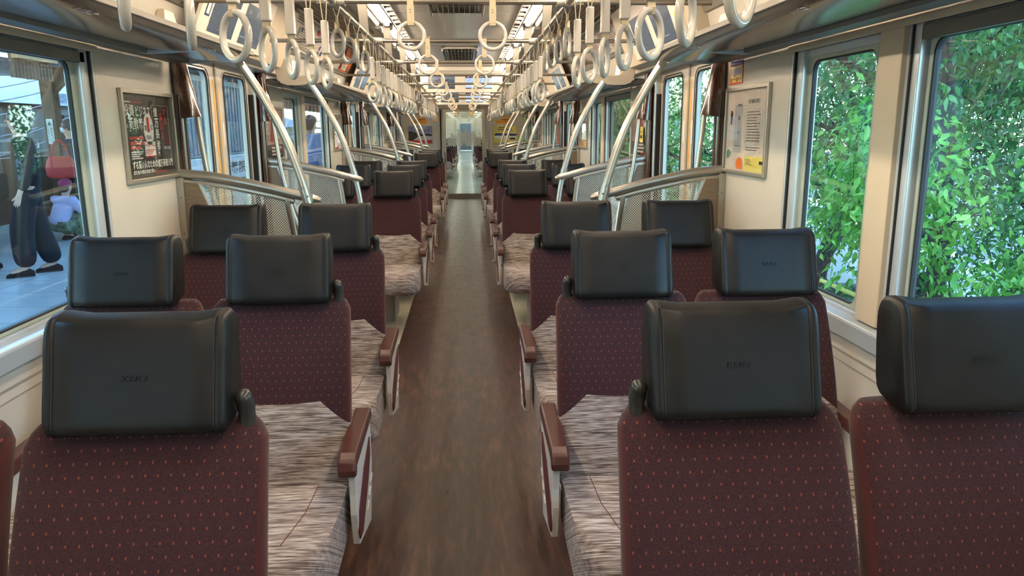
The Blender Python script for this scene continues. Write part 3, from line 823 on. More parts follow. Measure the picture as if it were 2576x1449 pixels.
def pillar(s, sn, di, side):
    d = DOORS[di]; y = d - 0.70 if side == 'near' else d + 0.725
    T = thing('grip_pillar', 'brown pillar with flared hood at the %s edge of the %s %s door' % (side, DN[di], sn), 'pillar', (0, y, 0), 0, 'brown flared pillars beside the doors')
    m = MB(); m.tube([((HW - 0.022) * s, 0, 0.0), ((HW - 0.022) * s, 0, 1.885)], 0.026, 14); m.obj('pillar', 'lacquer', T, smooth=True)
    prof = [(1.895, 1.262, .026), (1.85, 1.256, .028), (1.80, 1.248, .032), (1.74, 1.238, .036), (1.68, 1.226, .040), (1.62, 1.214, .043), (1.575, 1.203, .045), (1.565, 1.201, .045)]
    rings = []
    for z, xt, hy in prof:
        ring = []; xo = HW - 0.003
        for i in range(20):
            a = 2 * PI * i / 20; c, s_ = math.cos(a), math.sin(a)
            hx = (xo - xt) / 2; cx = (xo + xt) / 2
            ring.append(((cx + hx * math.copysign(abs(c) ** 0.8, c)) * s, hy * math.copysign(abs(s_) ** 0.8, s_), z - (0.012 * (c + 1) * 0.5 if z < 1.57 else 0)))
        rings.append(ring)
    h = MB().loft(rings); h.obj('flared_hood', 'lacquer', T, smooth=50)
    g = MB(); pth = catmull([(1.224 * s, 0, 1.60), (1.212 * s, 0, 1.45), (1.197 * s, 0, 1.30), (1.180 * s, 0, 1.19), (1.150 * s, 0, 1.04), (1.105 * s, 0, 0.88), (1.03 * s, 0, 0.74), (0.95 * s, 0, 0.66)], 5)
    g.tube(pth, 0.0135, 12); g.obj('grip_bar', 'alu', T, smooth=True)
for di in (1, 2, 3):
    for sn, s in SIDES:
        for side in ('near', 'far'):
            partition(s, sn, di, side); pole(s, sn, di, side); pillar(s, sn, di, side)

# ================================================================== LUGGAGE RACKS
RB = ['nearest', 'middle', 'farther', 'end']
def rack(s, sn, k, y0, y1):
    T = thing('luggage_rack', 'bronze-grey overhead luggage rack with pale rim, %s side, %s one down the car' % (sn, ['nearest', 'second', 'third', 'last'][k]), 'luggage rack', (1.1 * s, (y0 + y1) / 2, 1.80), 0, 'overhead luggage racks')
    off = Vector((1.1 * s, (y0 + y1) / 2, 1.80))
    def L(m, name, mat, par=T, **kw):
        o = m.obj(name, mat, par, **kw); o.data.transform(Matrix.Translation(-off)); return o
    tr = [(0.928, 1.838), (0.945, 1.822), (0.972, 1.813), (1.01, 1.808), (1.06, 1.806), (1.12, 1.808), (1.18, 1.815), (1.228, 1.830), (1.230, 1.836), (1.18, 1.821), (1.12, 1.814), (1.06, 1.812), (1.01, 1.814), (0.974, 1.819), (0.950, 1.828), (0.932, 1.843)]
    m = MB(); m.prism(tr, y0, y1, 'Y', s); tray = L(m, 'tray', 'rack', smooth=30)
    m = MB(); m.prism([(0.916, 1.836), (0.926, 1.833), (0.934, 1.842), (0.934, 1.853), (0.928, 1.856), (0.917, 1.855)], y0 - 0.004, y1 + 0.01, 'Y', s); lip = L(m, 'front_rim', 'hangergrey', bevel=0.002)
    for off_ in (0.02, 0.47, 1.85, 2.77):
        y = y1 - off_
        if y < y0 + 0.05: continue
        m = MB(); m.prism([(0.940, 1.838), (0.970, 1.816), (1.02, 1.808), (1.10, 1.801), (1.20, 1.797), (1.30, 1.806), (1.318, 1.812), (1.318, 1.846), (1.285, 1.846), (1.235, 1.830), (1.18, 1.812), (1.10, 1.809), (1.02, 1.8115), (0.975, 1.820), (0.946, 1.842)], y - 0.004, y + 0.004, 'Y', s)
        L(m, 'support_rib', 'frame')
    m = MB(); m.prism([(1.20, 1.802), (1.262, 1.800), (1.268, 1.812), (1.262, 1.838), (1.205, 1.838), (1.196, 1.820)], y0, y1, 'Y', s); L(m, 'rear_channel', 'blind', bevel=0.002)
    m = MB(); m.box(1.272 * s, 1.318 * s, y0, y1, 1.838, 1.866); L(m, 'wall_bearer', 'frame')
    # loop shaped end plate at the near end
    if k:
        m = MB(); pl = [(1.215, 2.035), (1.150, 2.035), (1.128, 1.94), (1.118, 1.885), (1.095, 1.860), (1.04, 1.852), (0.93, 1.866), (0.885, 1.858), (0.872, 1.838), (0.885, 1.815), (0.95, 1.800), (1.06, 1.792), (1.13, 1.792), (1.172, 1.806), (1.195, 1.84), (1.205, 1.90)]
        m.prism(pl, y0 - 0.032, y0 - 0.010, 'Y', s); L(m, 'end_bracket', 'cream_warm', bevel=0.004)
    # trapezoid arm covers on the cant panel
    ys = [y1 - 0.30, y1 - 0.95, y0 + 0.35, (y0 + y1) / 2] if k < 3 else [y0 + 0.4]
    for yy in ys:
        m = MB(); q = [(yy - 0.09, 1.875), (yy + 0.09, 1.875), (yy + 0.045, 1.985), (yy - 0.05, 1.985)]
        def X(z, d): return (1.222 - (z - 1.875) * 0.27 - d) * s
        m.add([(X(z, 0.07 if z < 1.9 else 0.03), y_, z) for y_, z in q] + [(X(z, 0.0), y_, z) for y_, z in q], [(0, 1, 2, 3), (7, 6, 5, 4), (0, 4, 5, 1), (1, 5, 6, 2), (2, 6, 7, 3), (3, 7, 4, 0)])
        L(m, 'arm_cover', 'cream_warm', bevel=0.004)
    # seat numbers on the underside near the rim
    num = {('left', 0): [('11B', 2.17), ('12B', 3.15)], ('right', 0): [('11C', 2.10), ('12C', 3.05)]}.get((sn, k), [('13B' if s < 0 else '13C', y0 + 0.9), ('14B' if s < 0 else '14C', y0 + 1.9), ('15B' if s < 0 else '15C', y0 + 2.9)][:0 if k == 3 else 3])
    m = MB()
    for txt, yy in num:
        ux = Vector((0, -s, 0)) if False else Vector((0, 1, 0))
        if s < 0:
            put_text(m, txt, (-0.970, yy - 0.045, 1.8115), (0, 1, 0), Vector((0.97, 0, 0.25)).normalized(), 0.066, 0.020, 0.0, 0.2)
            m.box(-0.972, -0.964, yy + 0.028, yy + 0.045, 1.8112, 1.8125); m.box(-0.957, -0.949, yy + 0.034, yy + 0.053, 1.8130, 1.8142)
        else:
            put_text(m, txt, (0.970, yy + 0.045, 1.8115), (0, -1, 0), Vector((-0.97, 0, 0.25)).normalized(), 0.066, 0.020, 0.0, 0.2)
            m.box(0.964, 0.972, yy - 0.045, yy - 0.028, 1.8112, 1.8125); m.box(0.949, 0.957, yy - 0.053, yy - 0.034, 1.8130, 1.8142)
    if m.v: L(m, 'seat_number', 'ink_white', tray)
for sn, s in SIDES:
    rack(s, sn, 0, 0.40, 3.625); rack(s, sn, 1, 5.235, 8.45); rack(s, sn, 2, 10.055, 13.27); rack(s, sn, 3, 14.88, 16.0)

# ================================================================== STRAP RAILS, CROSS BARS AND STRAPS
BARS = [1.772, 3.145, 4.50, 5.875, 7.245, 8.62, 11.35, 12.72]
RX, RZ = 0.465, 1.992
for sn, s in SIDES:
    T = thing('strap_rail', 'long polished steel strap rail running along the %s of the aisle' % sn, 'hand rail', (RX * s, 0, RZ), 0, 'strap rails')
    m = MB(); m.tube([(0, YBACK, 0), (0, 14.1, 0)], 0.0125, 12); m.obj('rail', 'chrome', T, smooth=True)
for i, y in enumerate(BARS):
    T = thing('cross_bar', 'steel cross bar between the two strap rails, %s from the near end' % ORD[i], 'hand rail', (0, y, RZ), 0, 'steel cross bars over the aisle')
    m = MB(); m.tube([(-RX - 0.0, 0, 0.006), (RX, 0, 0.006)], 0.0125, 12); m.tube([(-RX, 0, 0.006), (-1.05, 0, 0.006)], 0.011, 10); m.tube([(RX, 0, 0.006), (1.05, 0, 0.006)], 0.011, 10)
    bar = m.obj('bar', 'chrome', T, smooth=True)
    for s in (-1, 1):
        m = MB(); m.prism([(0.502, 0.29), (0.560, 0.29), (0.545, 0.10), (0.528, -0.008), (0.490, -0.008), (0.494, 0.06)], -0.010, 0.010, 'Y', s); m.obj('hanger_plate', 'hangergrey', T, bevel=0.003)
        m = MB(); m.tube([(0.418 * s, 0, 0.004), (0.452 * s, 0, 0.004), (0.50 * s, 0, 0.004)], [0.0175, 0.019, 0.018], 14); m.tube([(RX * s, -0.035, 0), (RX * s, 0.035, 0)], 0.0175, 14)
        m.obj('junction', 'castgrey', T, smooth=True)
# arched last bar
T = thing('arched_bar', 'last arched steel bar before the end door', 'hand rail', (0, 14.1, RZ))
m = MB(); m.tube(catmull([(-RX, 0, 0), (-0.40, 0, 0.035), (-0.27, 0, 0.062), (0, 0, 0.066), (0.27, 0, 0.062), (0.40, 0, 0.035), (RX, 0, 0)], 5), 0.0125, 10); m.obj('bar', 'chrome', T, smooth=True)

def ring_mesh(mb, cz, R=0.0515, r=0.0082, xy=True):
    mb.tube([((R * math.cos(2 * PI * i / 28)), 0, cz + R * math.sin(2 * PI * i / 28)) for i in range(28)], r, 10, closed=True)
def make_strap(kind):
    T = thing('hanging_strap', 'strap', 'hanging strap')
    Z = 0.0    # origin at the rail centre
    cz = {'long': -0.284, 'short': -0.146, 'centre': -0.131}[kind]
    top = cz + 0.06
    b = MB()
    if kind == 'centre':
        b.box(-0.0125, 0.0125, -0.0150, -0.0135, top - 0.022, 0.004); b.box(-0.0125, 0.0125, 0.0135, 0.0150, top + 0.02, 0.004)
        b.add([(-0.0125, 0.015 * math.cos(a), 0.004 + 0.015 * math.sin(a)) for a in np.linspace(0, PI, 9)] + [(0.0125, 0.015 * math.cos(a), 0.004 + 0.015 * math.sin(a)) for a in np.linspace(0, PI, 9)], [(i, i + 1, 10 + i, 9 + i) for i in range(8)])
        b.add([(-0.0125, 0.015, top + 0.02), (0.0125, 0.015, top + 0.02), (0.0125, 0.004, top - 0.022), (-0.0125, 0.004, top - 0.022)], [(0, 1, 2, 3)])
        b.box(-0.0125, 0.0125, -0.0152, 0.010, top - 0.022, top - 0.018)
        b.box(-0.0135, 0.0135, -0.016, 0.0, top - 0.012, top + 0.05)
        bo = b.obj('strap_belt', 'belt', T, bevel=0.001)
        n = MB(); n.ball((0, -0.0165, top + 0.028), 0.0028, 8, 5); n.obj('rivet', 'steel', bo); n = MB(); n.ball((0, -0.0165, top + 0.038), 0.0028, 8, 5); n.obj('rivet', 'steel', bo)
        r = MB(); r.tube([(0.0515 * math.cos(2 * PI * i / 32), -0.004, cz + 0.0515 * math.sin(2 * PI * i / 32)) for i in range(32)], 0.0078, 10, closed=True)
        rg = r.obj('ring', 'white', T, smooth=True); RINGS.append((T.name, rg))
        c = MB(); c.box(-0.016, 0.016, -0.018, 0.018, 0.016, 0.020); c.obj('saddle', 'belt', T, bevel=0.003)
    else:
        # rail runs along local Y: the belt loops over it, its strands meet below
        meet = top + (0.115 if kind == 'long' else 0.045)
        for q in (-1, 1):
            W = 0.0075
            pts = [(0.0, 0.0135), (0.0095 * q, 0.0095), (0.0138 * q, 0.0), (0.012 * q, -0.012), (0.0035 * q, meet)]
            v = []
            for xx, zz in pts: v += [(xx, -W, zz), (xx, W, zz), (xx + 0.0016 * q, W, zz + 0.0006), (xx + 0.0016 * q, -W, zz + 0.0006)]
            f = []
            for i in range(len(pts) - 1):
                a = 4 * i
                for j in range(4): f.append((a + j, a + (j + 1) % 4, a + 4 + (j + 1) % 4, a + 4 + j))
            b.add(v, f)
        b.box(-0.0042, 0.0042, -0.0075, 0.0075, top + 0.02, meet + 0.002)
        for q in (-1, 1):
            W = 0.009
            b.add([(-W, 0.003 * q, top + 0.022), (W, 0.003 * q, top + 0.022), (W, 0.0095 * q, top - 0.004), (-W, 0.0095 * q, top - 0.004), (-W, 0.0055 * q, top - 0.019), (W, 0.0055 * q, top - 0.019)], [(0, 1, 2, 3), (3, 2, 5, 4)])
        b.obj('strap_belt', 'belt', T)
        if kind == 'long':
            sl = MB(); sl.box(-0.0125, 0.0125, -0.0145, 0.0145, top + 0.010, top + 0.126); sl.obj('plastic_sleeve', 'white', T, bevel=0.003)
        r = MB(); ring_mesh(r, cz); rg = r.obj('ring', 'white', T, smooth=True); RINGS.append((T.name, rg))
    return T
proto = {}
def strap(kind, x, y, z, rz, label, group, tilt=0.0):
    if kind not in proto: o = proto[kind] = make_strap(kind)
    else: o = copy_tree(proto[kind])
    o.location = (x, y, z); o['label'] = label; o['group'] = group
    turn_ring(o, rz)
    return o
def turn_ring(o, rz):
    KIDS2 = [c for c in RINGS if c[0] == o.name]
    for _, c in KIDS2: c.rotation_euler = (0, 0, rz)
srs = random.Random(21)
def side_straps(sn, s, y_first_short, near_ang):
    """thirteen sleeved straps beside each seat block, four short ones at each door"""
    base = y_first_short
    for b in range(-1, 3):
        for j in range(17):
            y = base + PER * b + 0.2835 * j
            if y < 1.05 or y > 13.95: continue
            short = j < 4
            idx = j if short else j - 4
            if short:
                lab = 'short strap with white ring, %s rail, %s of four by the %s door' % (sn, ORD[idx], ['', 'nearest', 'second', 'third'][b + 1] if b >= 0 else 'rear')
            else:
                lab = 'white ring strap with sleeve, %s rail, %s along the %s seat block' % (sn, ORD[idx], ['nearest', 'second', 'third', 'last'][b + 1])
            ang = None
            for yy, a in near_ang:
                if abs(yy - y) < 0.12: ang = a
            if ang is None: ang = srs.uniform(45, 84) * (-1 if s < 0 else 1)
            strap('short' if short else 'long', RX * s, y, RZ, math.radians(ang), lab, 'white ring straps on the %s strap rail' % sn)
# ring plane normal along local Y; angle turns it about the vertical
side_straps('left', -1, 3.215, [(1.23, -66), (1.51, -70), (1.79, -42), (2.06, -57), (2.335, -61), (2.62, -60), (2.895, -62), (3.215, -54), (3.52, -50), (3.78, -82), (4.06, -63)])
side_straps('right', 1, 3.155, [(1.18, 50), (1.45, 60), (1.714, 47), (1.988, 60), (2.254, 69), (2.515, 56), (2.794, 68), (3.17, 71), (3.425, 68), (3.68, 64), (3.97, 73)])
for i, y in enumerate(BARS[1:]):
    for sn, s in SIDES:
        strap('centre', 0.1625 * s, y, RZ + 0.006, math.radians(srs.uniform(-4, 4)), 'white ring on wide belt over the aisle, %s one on the %s cross bar' % (sn, ORD[i + 1]), 'white rings over the aisle')

# ================================================================== CEILING EQUIPMENT
for i, (a, b) in enumerate([(0.18, 1.60), (3.85, 5.27), (7.52, 8.94), (11.19, 12.61)]):
    T = thing('air_vent', 'louvred ceiling air vent with pale fins, %s from the near end' % ORD[i], 'air vent', (0, (a + b) / 2, 2.28), 0, 'ceiling air vents')
    h = (b - a) / 2
    m = MB(); m.box(-0.175, -0.160, -h, h, -0.044, 0.0); m.box(0.160, 0.175, -h, h, -0.044, 0.0); m.box(-0.175, 0.175, -h, -h + 0.016, -0.022, 0.0); m.box(-0.175, 0.175, h - 0.016, h, -0.022, 0.0)
    m.box(-0.158, -0.135, -h, h, -0.012, 0.0); m.box(0.135, 0.158, -h, h, -0.012, 0.0)
    fr = m.obj('vent_frame', 'alu', T, bevel=0.002)
    m = MB(); m.box(-0.134, 0.134, -h + 0.016, h - 0.016, -0.004, -0.001); m.obj('opening', 'blind', T); m = MB(); m.box(-0.07, 0.07, -h + 0.25, h - 0.25, -0.006, -0.003); m.obj('dark_duct', 'dark', T)
    m = MB()
    for k in range(8): m.box(-0.119 + 0.034 * k - 0.0015, -0.119 + 0.034 * k + 0.0015, -h + 0.016, h - 0.016, -0.044, -0.003)
    for k in range(1, 5): m.box(-0.134, 0.134, -h + 0.28 * k - 0.004, -h + 0.28 * k + 0.004, -0.026, -0.006)
    m.obj('fins', 'ivory', T)

# twin monitors hung under the ceiling
for i, y in enumerate((9.95, 14.8)):
    T = thing('twin_monitor', 'pale hanging box with two passenger screens, %s' % ['nearer the camera' if False else 'the nearer one', 'the far one'][i], 'monitor', (0, y, 2.28), 0, 'twin monitors under the ceiling')
    m = MB(); m.prism([(-0.05, -0.315), (0.06, -0.315), (0.06, 0.0), (-0.09, 0.0), (-0.085, -0.045), (-0.05, -0.075)], -0.525, 0.525, 'X'); hs = m.obj('housing', 'cream', T, bevel=0.006)
    P1 = Plane2D((-0.425, -0.0525, -0.270), (1, 0, 0), (0, 0, 1)); P2 = Plane2D((0.050, -0.0525, -0.270), (1, 0, 0), (0, 0, 1))
    m = MB(); P1.rect(m, 0, 0.338, 0, 0.176, 0.0); s1 = m.obj('picture_screen', 'screen_blue', T)
    m = MB(); P1.rect(m, 0, 0.338, 0, 0.022, 0.001); m.obj('lower_band', 'screen_dark', s1)
    m = MB()
    for k in range(6): P1.rect(m, 0.0, 0.338, 0.118 + k * 0.008, 0.1205 + k * 0.008, 0.001)
    m.obj('scan_line', 'screen_text', s1)
    m = MB(); P1.poly(m, [(0.06, 0.085), (0.085, 0.10), (0.10, 0.115), (0.115, 0.10), (0.13, 0.112), (0.14, 0.128), (0.146, 0.11), (0.128, 0.09), (0.12, 0.07), (0.105, 0.085), (0.08, 0.08), (0.07, 0.065)], 0.0015)
    P1.poly(m, [(0.20, 0.10), (0.22, 0.115), (0.25, 0.118), (0.262, 0.126), (0.258, 0.108), (0.24, 0.10), (0.225, 0.098)], 0.0015); m.obj('silhouette', 'screen_dark', s1)
    m = MB(); P2.rect(m, 0, 0.338, 0, 0.176, 0.0); s2 = m.obj('route_screen', 'screen_pale', T)
    m = MB(); P2.rect(m, 0, 0.338, 0.134, 0.176, 0.001); P2.rect(m, 0, 0.338, 0, 0.012, 0.001); m.obj('header_band', 'screen_dark', s2)
    m = MB(); P2.text(m, '新宿', 0.18, 0.143, height=0.026, l=0.002); P2.text(m, '橋本', 0.022, 0.143, height=0.016, l=0.002); P2.rect(m, 0.0, 0.338, 0.036, 0.052, 0.0015)
    m.obj('screen_words', 'screen_white', s2)
    m = MB(); m.add([P2.p(0.078 + 0.013 * math.cos(a), 0.154 + 0.013 * math.sin(a), 0.002) for a in np.linspace(0, 2 * PI, 18)[:-1]], [tuple(range(17))]); m.obj('line_mark', 'screen_red', s2)
    m = MB()
    for k in range(6): P2.poly(m, [(0.03 + 0.05 * k, 0.085), (0.035 + 0.05 * k, 0.085), (0.058 + 0.05 * k, 0.122), (0.053 + 0.05 * k, 0.122)], 0.0015)
    m.obj('station_tick', 'screen_slate', s2)

# ------------------------------------------------------------------ twin displays on the door lintels
def cantX(z): return 1.155 - (z - 1.90) * 0.427          # lintel face
def lintel_plane(s, y0, y1, z0, lift=0.002):
    """plane on the lintel face seen from the aisle: u along the car (left to right as read), v up the face"""
    x0 = cantX(z0) * s
    v = Vector((-0.427 * s, 0, 1)).normalized()
    u = Vector((0, 1, 0)) if s < 0 else Vector((0, -1, 0))
    return Plane2D((x0, y0 if s < 0 else y1, z0), u, v)
def lintel_display(sn, s, di):
    d = DOORS[di]
    c = (d - 0.37 if s < 0 else d - 0.13) if di < 2 else d - 0.68
    T = thing('twin_display', 'pair of slate-coloured displays on the lintel of the %s %s door' % (DN[di], sn), 'display', (1.1 * s, c, 2.05), 0, 'twin displays over the doors')
    off = Vector((1.1 * s, c, 2.05))
    def L(m, name, mat, par=T, **kw):
        o = m.obj(name, mat, par, **kw); o.data.transform(Matrix.Translation(-off)); return o
    P = lintel_plane(s, c - 0.55, c + 0.55, 1.925)
    m = MB()
    a = [P.p(0, -0.005, 0.0), P.p(1.10, -0.005, 0.0), P.p(1.10, 0.30, 0.0), P.p(0, 0.30, 0.0)]; b = [P.p(0.004, 0.0, 0.014), P.p(1.096, 0.0, 0.014), P.p(1.096, 0.296, 0.014), P.p(0.004, 0.296, 0.014)]
    m.add(a + b, [(0, 1, 2, 3), (7, 6, 5, 4), (0, 4, 5, 1), (1, 5, 6, 2), (2, 6, 7, 3), (3, 7, 4, 0)]); L(m, 'white_surround', 'paper')
    for k, u0 in enumerate((0.14, 0.60)):
        m = MB(); P.rect(m, u0, u0 + 0.36, 0.028, 0.235, 0.0155); sc = L(m, 'screen', 'screen_slate')
        m = MB(); P.rect(m, u0, u0 + 0.36, 0.17, 0.235, 0.0165) if k else P.rect(m, u0, u0 + 0.36, 0.228, 0.235, 0.0165); L(m, 'header_band', 'screen_head', sc)
        m = MB()
        if k:
            P.text(m, '新宿', u0 + 0.17, 0.182, height=0.032, l=0.0175); P.text(m, '橋本', u0 + 0.03, 0.185, height=0.022, l=0.0175)
            P.rect(m, u0, u0 + 0.25, 0.060, 0.066, 0.0175)
        else: P.text(m, '5000', u0 + 0.13, 0.05, height=0.018, l=0.0175) if False else P.rect(m, u0 + 0.12, u0 + 0.2, 0.05, 0.052, 0.0175)
        L(m, 'screen_words', 'screen_text', sc)
    m = MB(); P.rect(m, 0.055, 0.115, 0.09, 0.19, 0.0155); q = L(m, 'side_notice', 'ink_blue')
    m = MB(); P.rect(m, 0.063, 0.100, 0.10, 0.165, 0.0165); L(m, 'notice_face', 'ink_white', q)
    m = MB(); P.rect(m, 1.02, 1.075, 0.03, 0.15, 0.0155); q = L(m, 'yellow_notice', 'ink_yellow')
    m = MB()
    for k in range(6): P.rect(m, 1.03, 1.065, 0.04 + 0.017 * k, 0.045 + 0.017 * k, 0.0165)
    L(m, 'notice_print', 'ink_grey', q)
for di in (1, 2, 3):
    for sn, s in SIDES: lintel_display(sn, s, di)

# ------------------------------------------------------------------ hanging posters along the cant panel
def ad_plane(s, y0, y1):
    x0, z0 = 1.171, 2.056
    v = Vector((-0.123 * s, 0, 0.247)).normalized()
    u = Vector((0, 1, 0)) if s < 0 else Vector((0, -1, 0))
    return Plane2D((x0 * s, y0 if s < 0 else y1, z0), u, v)
def lines_block(P, m, a0, a1, b0, b1, n, lift, rr, gap=0.45, ragged=True):
    h = (b1 - b0) / n
    for k in range(n):
        a = a0; bb = b1 - h * (k + 1) + h * gap * 0.5
        end = a1 - (rr.random() * 0.35 * (a1 - a0) if ragged else 0)
        while a < end:
            w_ = rr.uniform(0.5, 1.0) * h * 0.8; P.rect(m, a, min(a + w_, end), bb, bb + h * (1 - gap), lift); a += w_ + h * 0.22
def poster_on_cant(sn, s, y0, y1, style, label):
    T = thing('hanging_poster', label, 'poster', (1.1 * s, (y0 + y1) / 2, 2.17), 0, 'posters above the luggage racks')
    off = Vector((1.1 * s, (y0 + y1) / 2, 2.17)); rr = random.Random(int(y0 * 100) + (1 if s > 0 else 0))
    def L(m, name, mat, par=T, **kw):
        o = m.obj(name, mat, par, **kw); o.data.transform(Matrix.Translation(-off)); return o
    P = ad_plane(s, y0, y1); W = y1 - y0; H = 0.262
    m = MB()
    n = 6; lo = []; hi = []
    # slightly bowed sheet with real thickness
    for l0 in (0.0, 0.0012):
        for i in range(n + 1):
            v = H * i / n; bow = 0.012 * math.sin(PI * i / n)
            lo.append(P.p(0, v, l0 + bow + 0.003)); lo.append(P.p(W, v, l0 + bow + 0.003))
    f = []
    for i in range(n): f += [(2 * i, 2 * i + 1, 2 * i + 3, 2 * i + 2), (2 * (n + 1) + 2 * i + 2, 2 * (n + 1) + 2 * i + 3, 2 * (n + 1) + 2 * i + 1, 2 * (n + 1) + 2 * i)]
    m.add(lo, f); sheet = L(m, 'paper_sheet', {'orange': 'ink_orange', 'redbrown': 'ink_red'}.get(style, 'paper'))
    lf = 0.0175
    if style == 'pink':
        m = MB(); P.rect(m, 0, W, 0.0, 0.018, 0.006); P.rect(m, W * 0.40, W * 0.60, 0.118, 0.124, lf); lines_block(P, m, W * 0.62, W * 0.75, 0.19, 0.216, 1, lf, rr, .2); L(m, 'pink_print', 'ink_pink', sheet)
        m = MB(); P.rect(m, 0, W, 0.245, 0.262, 0.008)
        for a, b in ((0.05, .15), (0.06, .05), (W * .72, .04), (W * .72, .085), (W * .80, .05), (W * .2, .14)): P.rect(m, a, a + 0.04, b, b + 0.035, lf)
        lines_block(P, m, W * 0.76, W * 0.95, 0.19, 0.216, 1, lf, rr, .2); L(m, 'blue_print', 'ink_blue', sheet)
        m = MB(); P.rect(m, 0.14, 0.19, 0.03, 0.085, lf); P.rect(m, W * 0.55, W * 0.6, 0.18, 0.22, lf); L(m, 'red_print', 'ink_red', sheet)
        m = MB(); lines_block(P, m, 0.22, W * 0.62, 0.03, 0.17, 9, lf, rr); lines_block(P, m, 0.03, 0.2, 0.10, 0.13, 2, lf, rr); lines_block(P, m, W * 0.8, W * 0.97, 0.1, 0.17, 5, lf, rr); lines_block(P, m, 0.06, 0.4, 0.185, 0.235, 3, lf, rr); L(m, 'small_print', 'ink_grey', sheet)
        m = MB(); P.rect(m, 0.215, 0.25, 0.10, 0.16, lf + .001); P.rect(m, W * .9, W * .95, 0.19, 0.23, lf); L(m, 'green_print', 'ink_green', sheet)
    elif style == 'orange':
        m = MB(); P.rect(m, 0.03, W * 0.55, 0.03, 0.09, lf); P.rect(m, 0.03, W * 0.55, 0.11, 0.16, lf); L(m, 'white_box', 'ink_white', sheet)
        m = MB(); lines_block(P, m, 0.04, W * 0.53, 0.035, 0.155, 6, lf + .001, rr); lines_block(P, m, W * .62, W * .95, 0.03, 0.16, 4, lf, rr); lines_block(P, m, W * .3, W * .9, 0.18, 0.23, 2, lf, rr); L(m, 'small_print', 'ink_grey', sheet)
    elif style == 'article':
        m = MB()
        for k in range(4): lines_block(P, m, 0.04 + k * W / 4.2, 0.03 + (k + 0.88) * W / 4.2, 0.02, 0.235, 15, lf, rr)
        L(m, 'small_print', 'ink_grey', sheet)
        m = MB(); P.rect(m, 0.02, W - 0.02, 0.112, 0.115, lf + .001); P.rect(m, W * .7, W * .93, 0.19, 0.235, lf + .0015); P.rect(m, W * .45, W * .47, 0.19, 0.22, lf + .002); L(m, 'red_print', 'ink_red', sheet)
        m = MB(); P.rect(m, 0.0, 0.03, 0, 0.26, 0.009); L(m, 'dark_edge', 'ink', sheet)
    elif style == 'chart':
        m = MB(); P.rect(m, 0, W * .3, 0.19, 0.262, 0.012); P.rect(m, W * .75, W, 0.02, 0.10, lf); L(m, 'purple_print', 'ink_red', sheet)
        m = MB(); P.rect(m, 0.0, W, 0.0, 0.03, 0.006); P.rect(m, W * .05, W * .25, .05, .10, lf); P.rect(m, W * .5, W * .52, 0.06, 0.2, lf); P.rect(m, W * .3, W * .7, .13, .135, lf); P.rect(m, W * .3, W * .7, .09, .095, lf); L(m, 'blue_print', 'ink_blue', sheet)
        m = MB(); P.rect(m, W * .3, W * .5, 0.215, 0.262, 0.013); L(m, 'yellow_print', 'ink_yellow', sheet)
        m = MB(); lines_block(P, m, W * .3, W * .95, 0.04, 0.2, 9, lf, rr); L(m, 'small_print', 'ink_grey', sheet)
    elif style == 'redbrown':
        m = MB(); P.rect(m, W * .1, W * .5, 0.02, 0.08, lf); lines_block(P, m, W * .1, W * .9, .12, .24, 5, lf, rr); L(m, 'white_print', 'ink_white', sheet)
    else:
        m = MB(); lines_block(P, m, 0.04, W - 0.04, 0.03, 0.23, 8, lf, rr); L(m, 'small_print', 'ink_pink' if style == 'rose' else 'ink_grey', sheet)
        m = MB(); P.rect(m, W * .55, W * .8, .05, .16, lf + .001); L(m, 'blue_print', 'ink_blue', sheet)
L_ = 'wide poster above the %s rack: '
poster_on_cant('left', -1, 5.27, 6.72, 'pink', 'pink-edged poster packed with small print, above the second left rack')
poster_on_cant('left', -1, 7.50, 8.02, 'orange', 'orange poster with white boxes, above the second left rack')
poster_on_cant('left', -1, 10.05, 11.0, 'rose', 'white poster with pink print, above the third left rack')
poster_on_cant('left', -1, 11.05, 11.9, 'blue', 'white poster with blue block, above the third left rack')
poster_on_cant('left', -1, 12.0, 12.7, 'chart', 'poster with yellow and blue bars, above the third left rack')
poster_on_cant('right', 1, 5.30, 6.82, 'article', 'cream poster of dense articles with dark edge, above the second right rack')
poster_on_cant('right', 1, 6.97, 7.80, 'chart', 'white poster with red and yellow corner, above the second right rack')
poster_on_cant('right', 1, 10.1, 10.95, 'redbrown', 'red-brown poster with white box, above the third right rack')
poster_on_cant('right', 1, 11.3, 12.3, 'rose', 'white poster with pale print, above the third right rack')
# rails that hold the posters belong to the walls
for sn, s in SIDES:
    wo = bpy.data.objects['wall_' + sn]
    m = MB()
    for a, b in ((YBACK, 3.62), (5.20, 8.45), (10.02, 13.27), (14.85, YEND)):
        m.prism([(1.186, 2.030), (1.166, 2.030), (1.158, 2.048), (1.150, 2.062), (1.160, 2.066), (1.176, 2.056)], a, b, 'Y', s)
        m.prism([(1.066, 2.268), (1.048, 2.268), (1.036, 2.290), (1.042, 2.302), (1.06, 2.300)], a, b, 'Y', s)
    m.obj('poster_rail', 'alu', wo, bevel=0.001)
    m = MB()
    for a, b in ((5.20, 8.45), (10.02, 13.27)): m.tube([(1.030 * s, a, 2.272), (1.030 * s, b, 2.272)], 0.010, 8)
    m.obj('poster_tube', 'alu', wo, smooth=True)

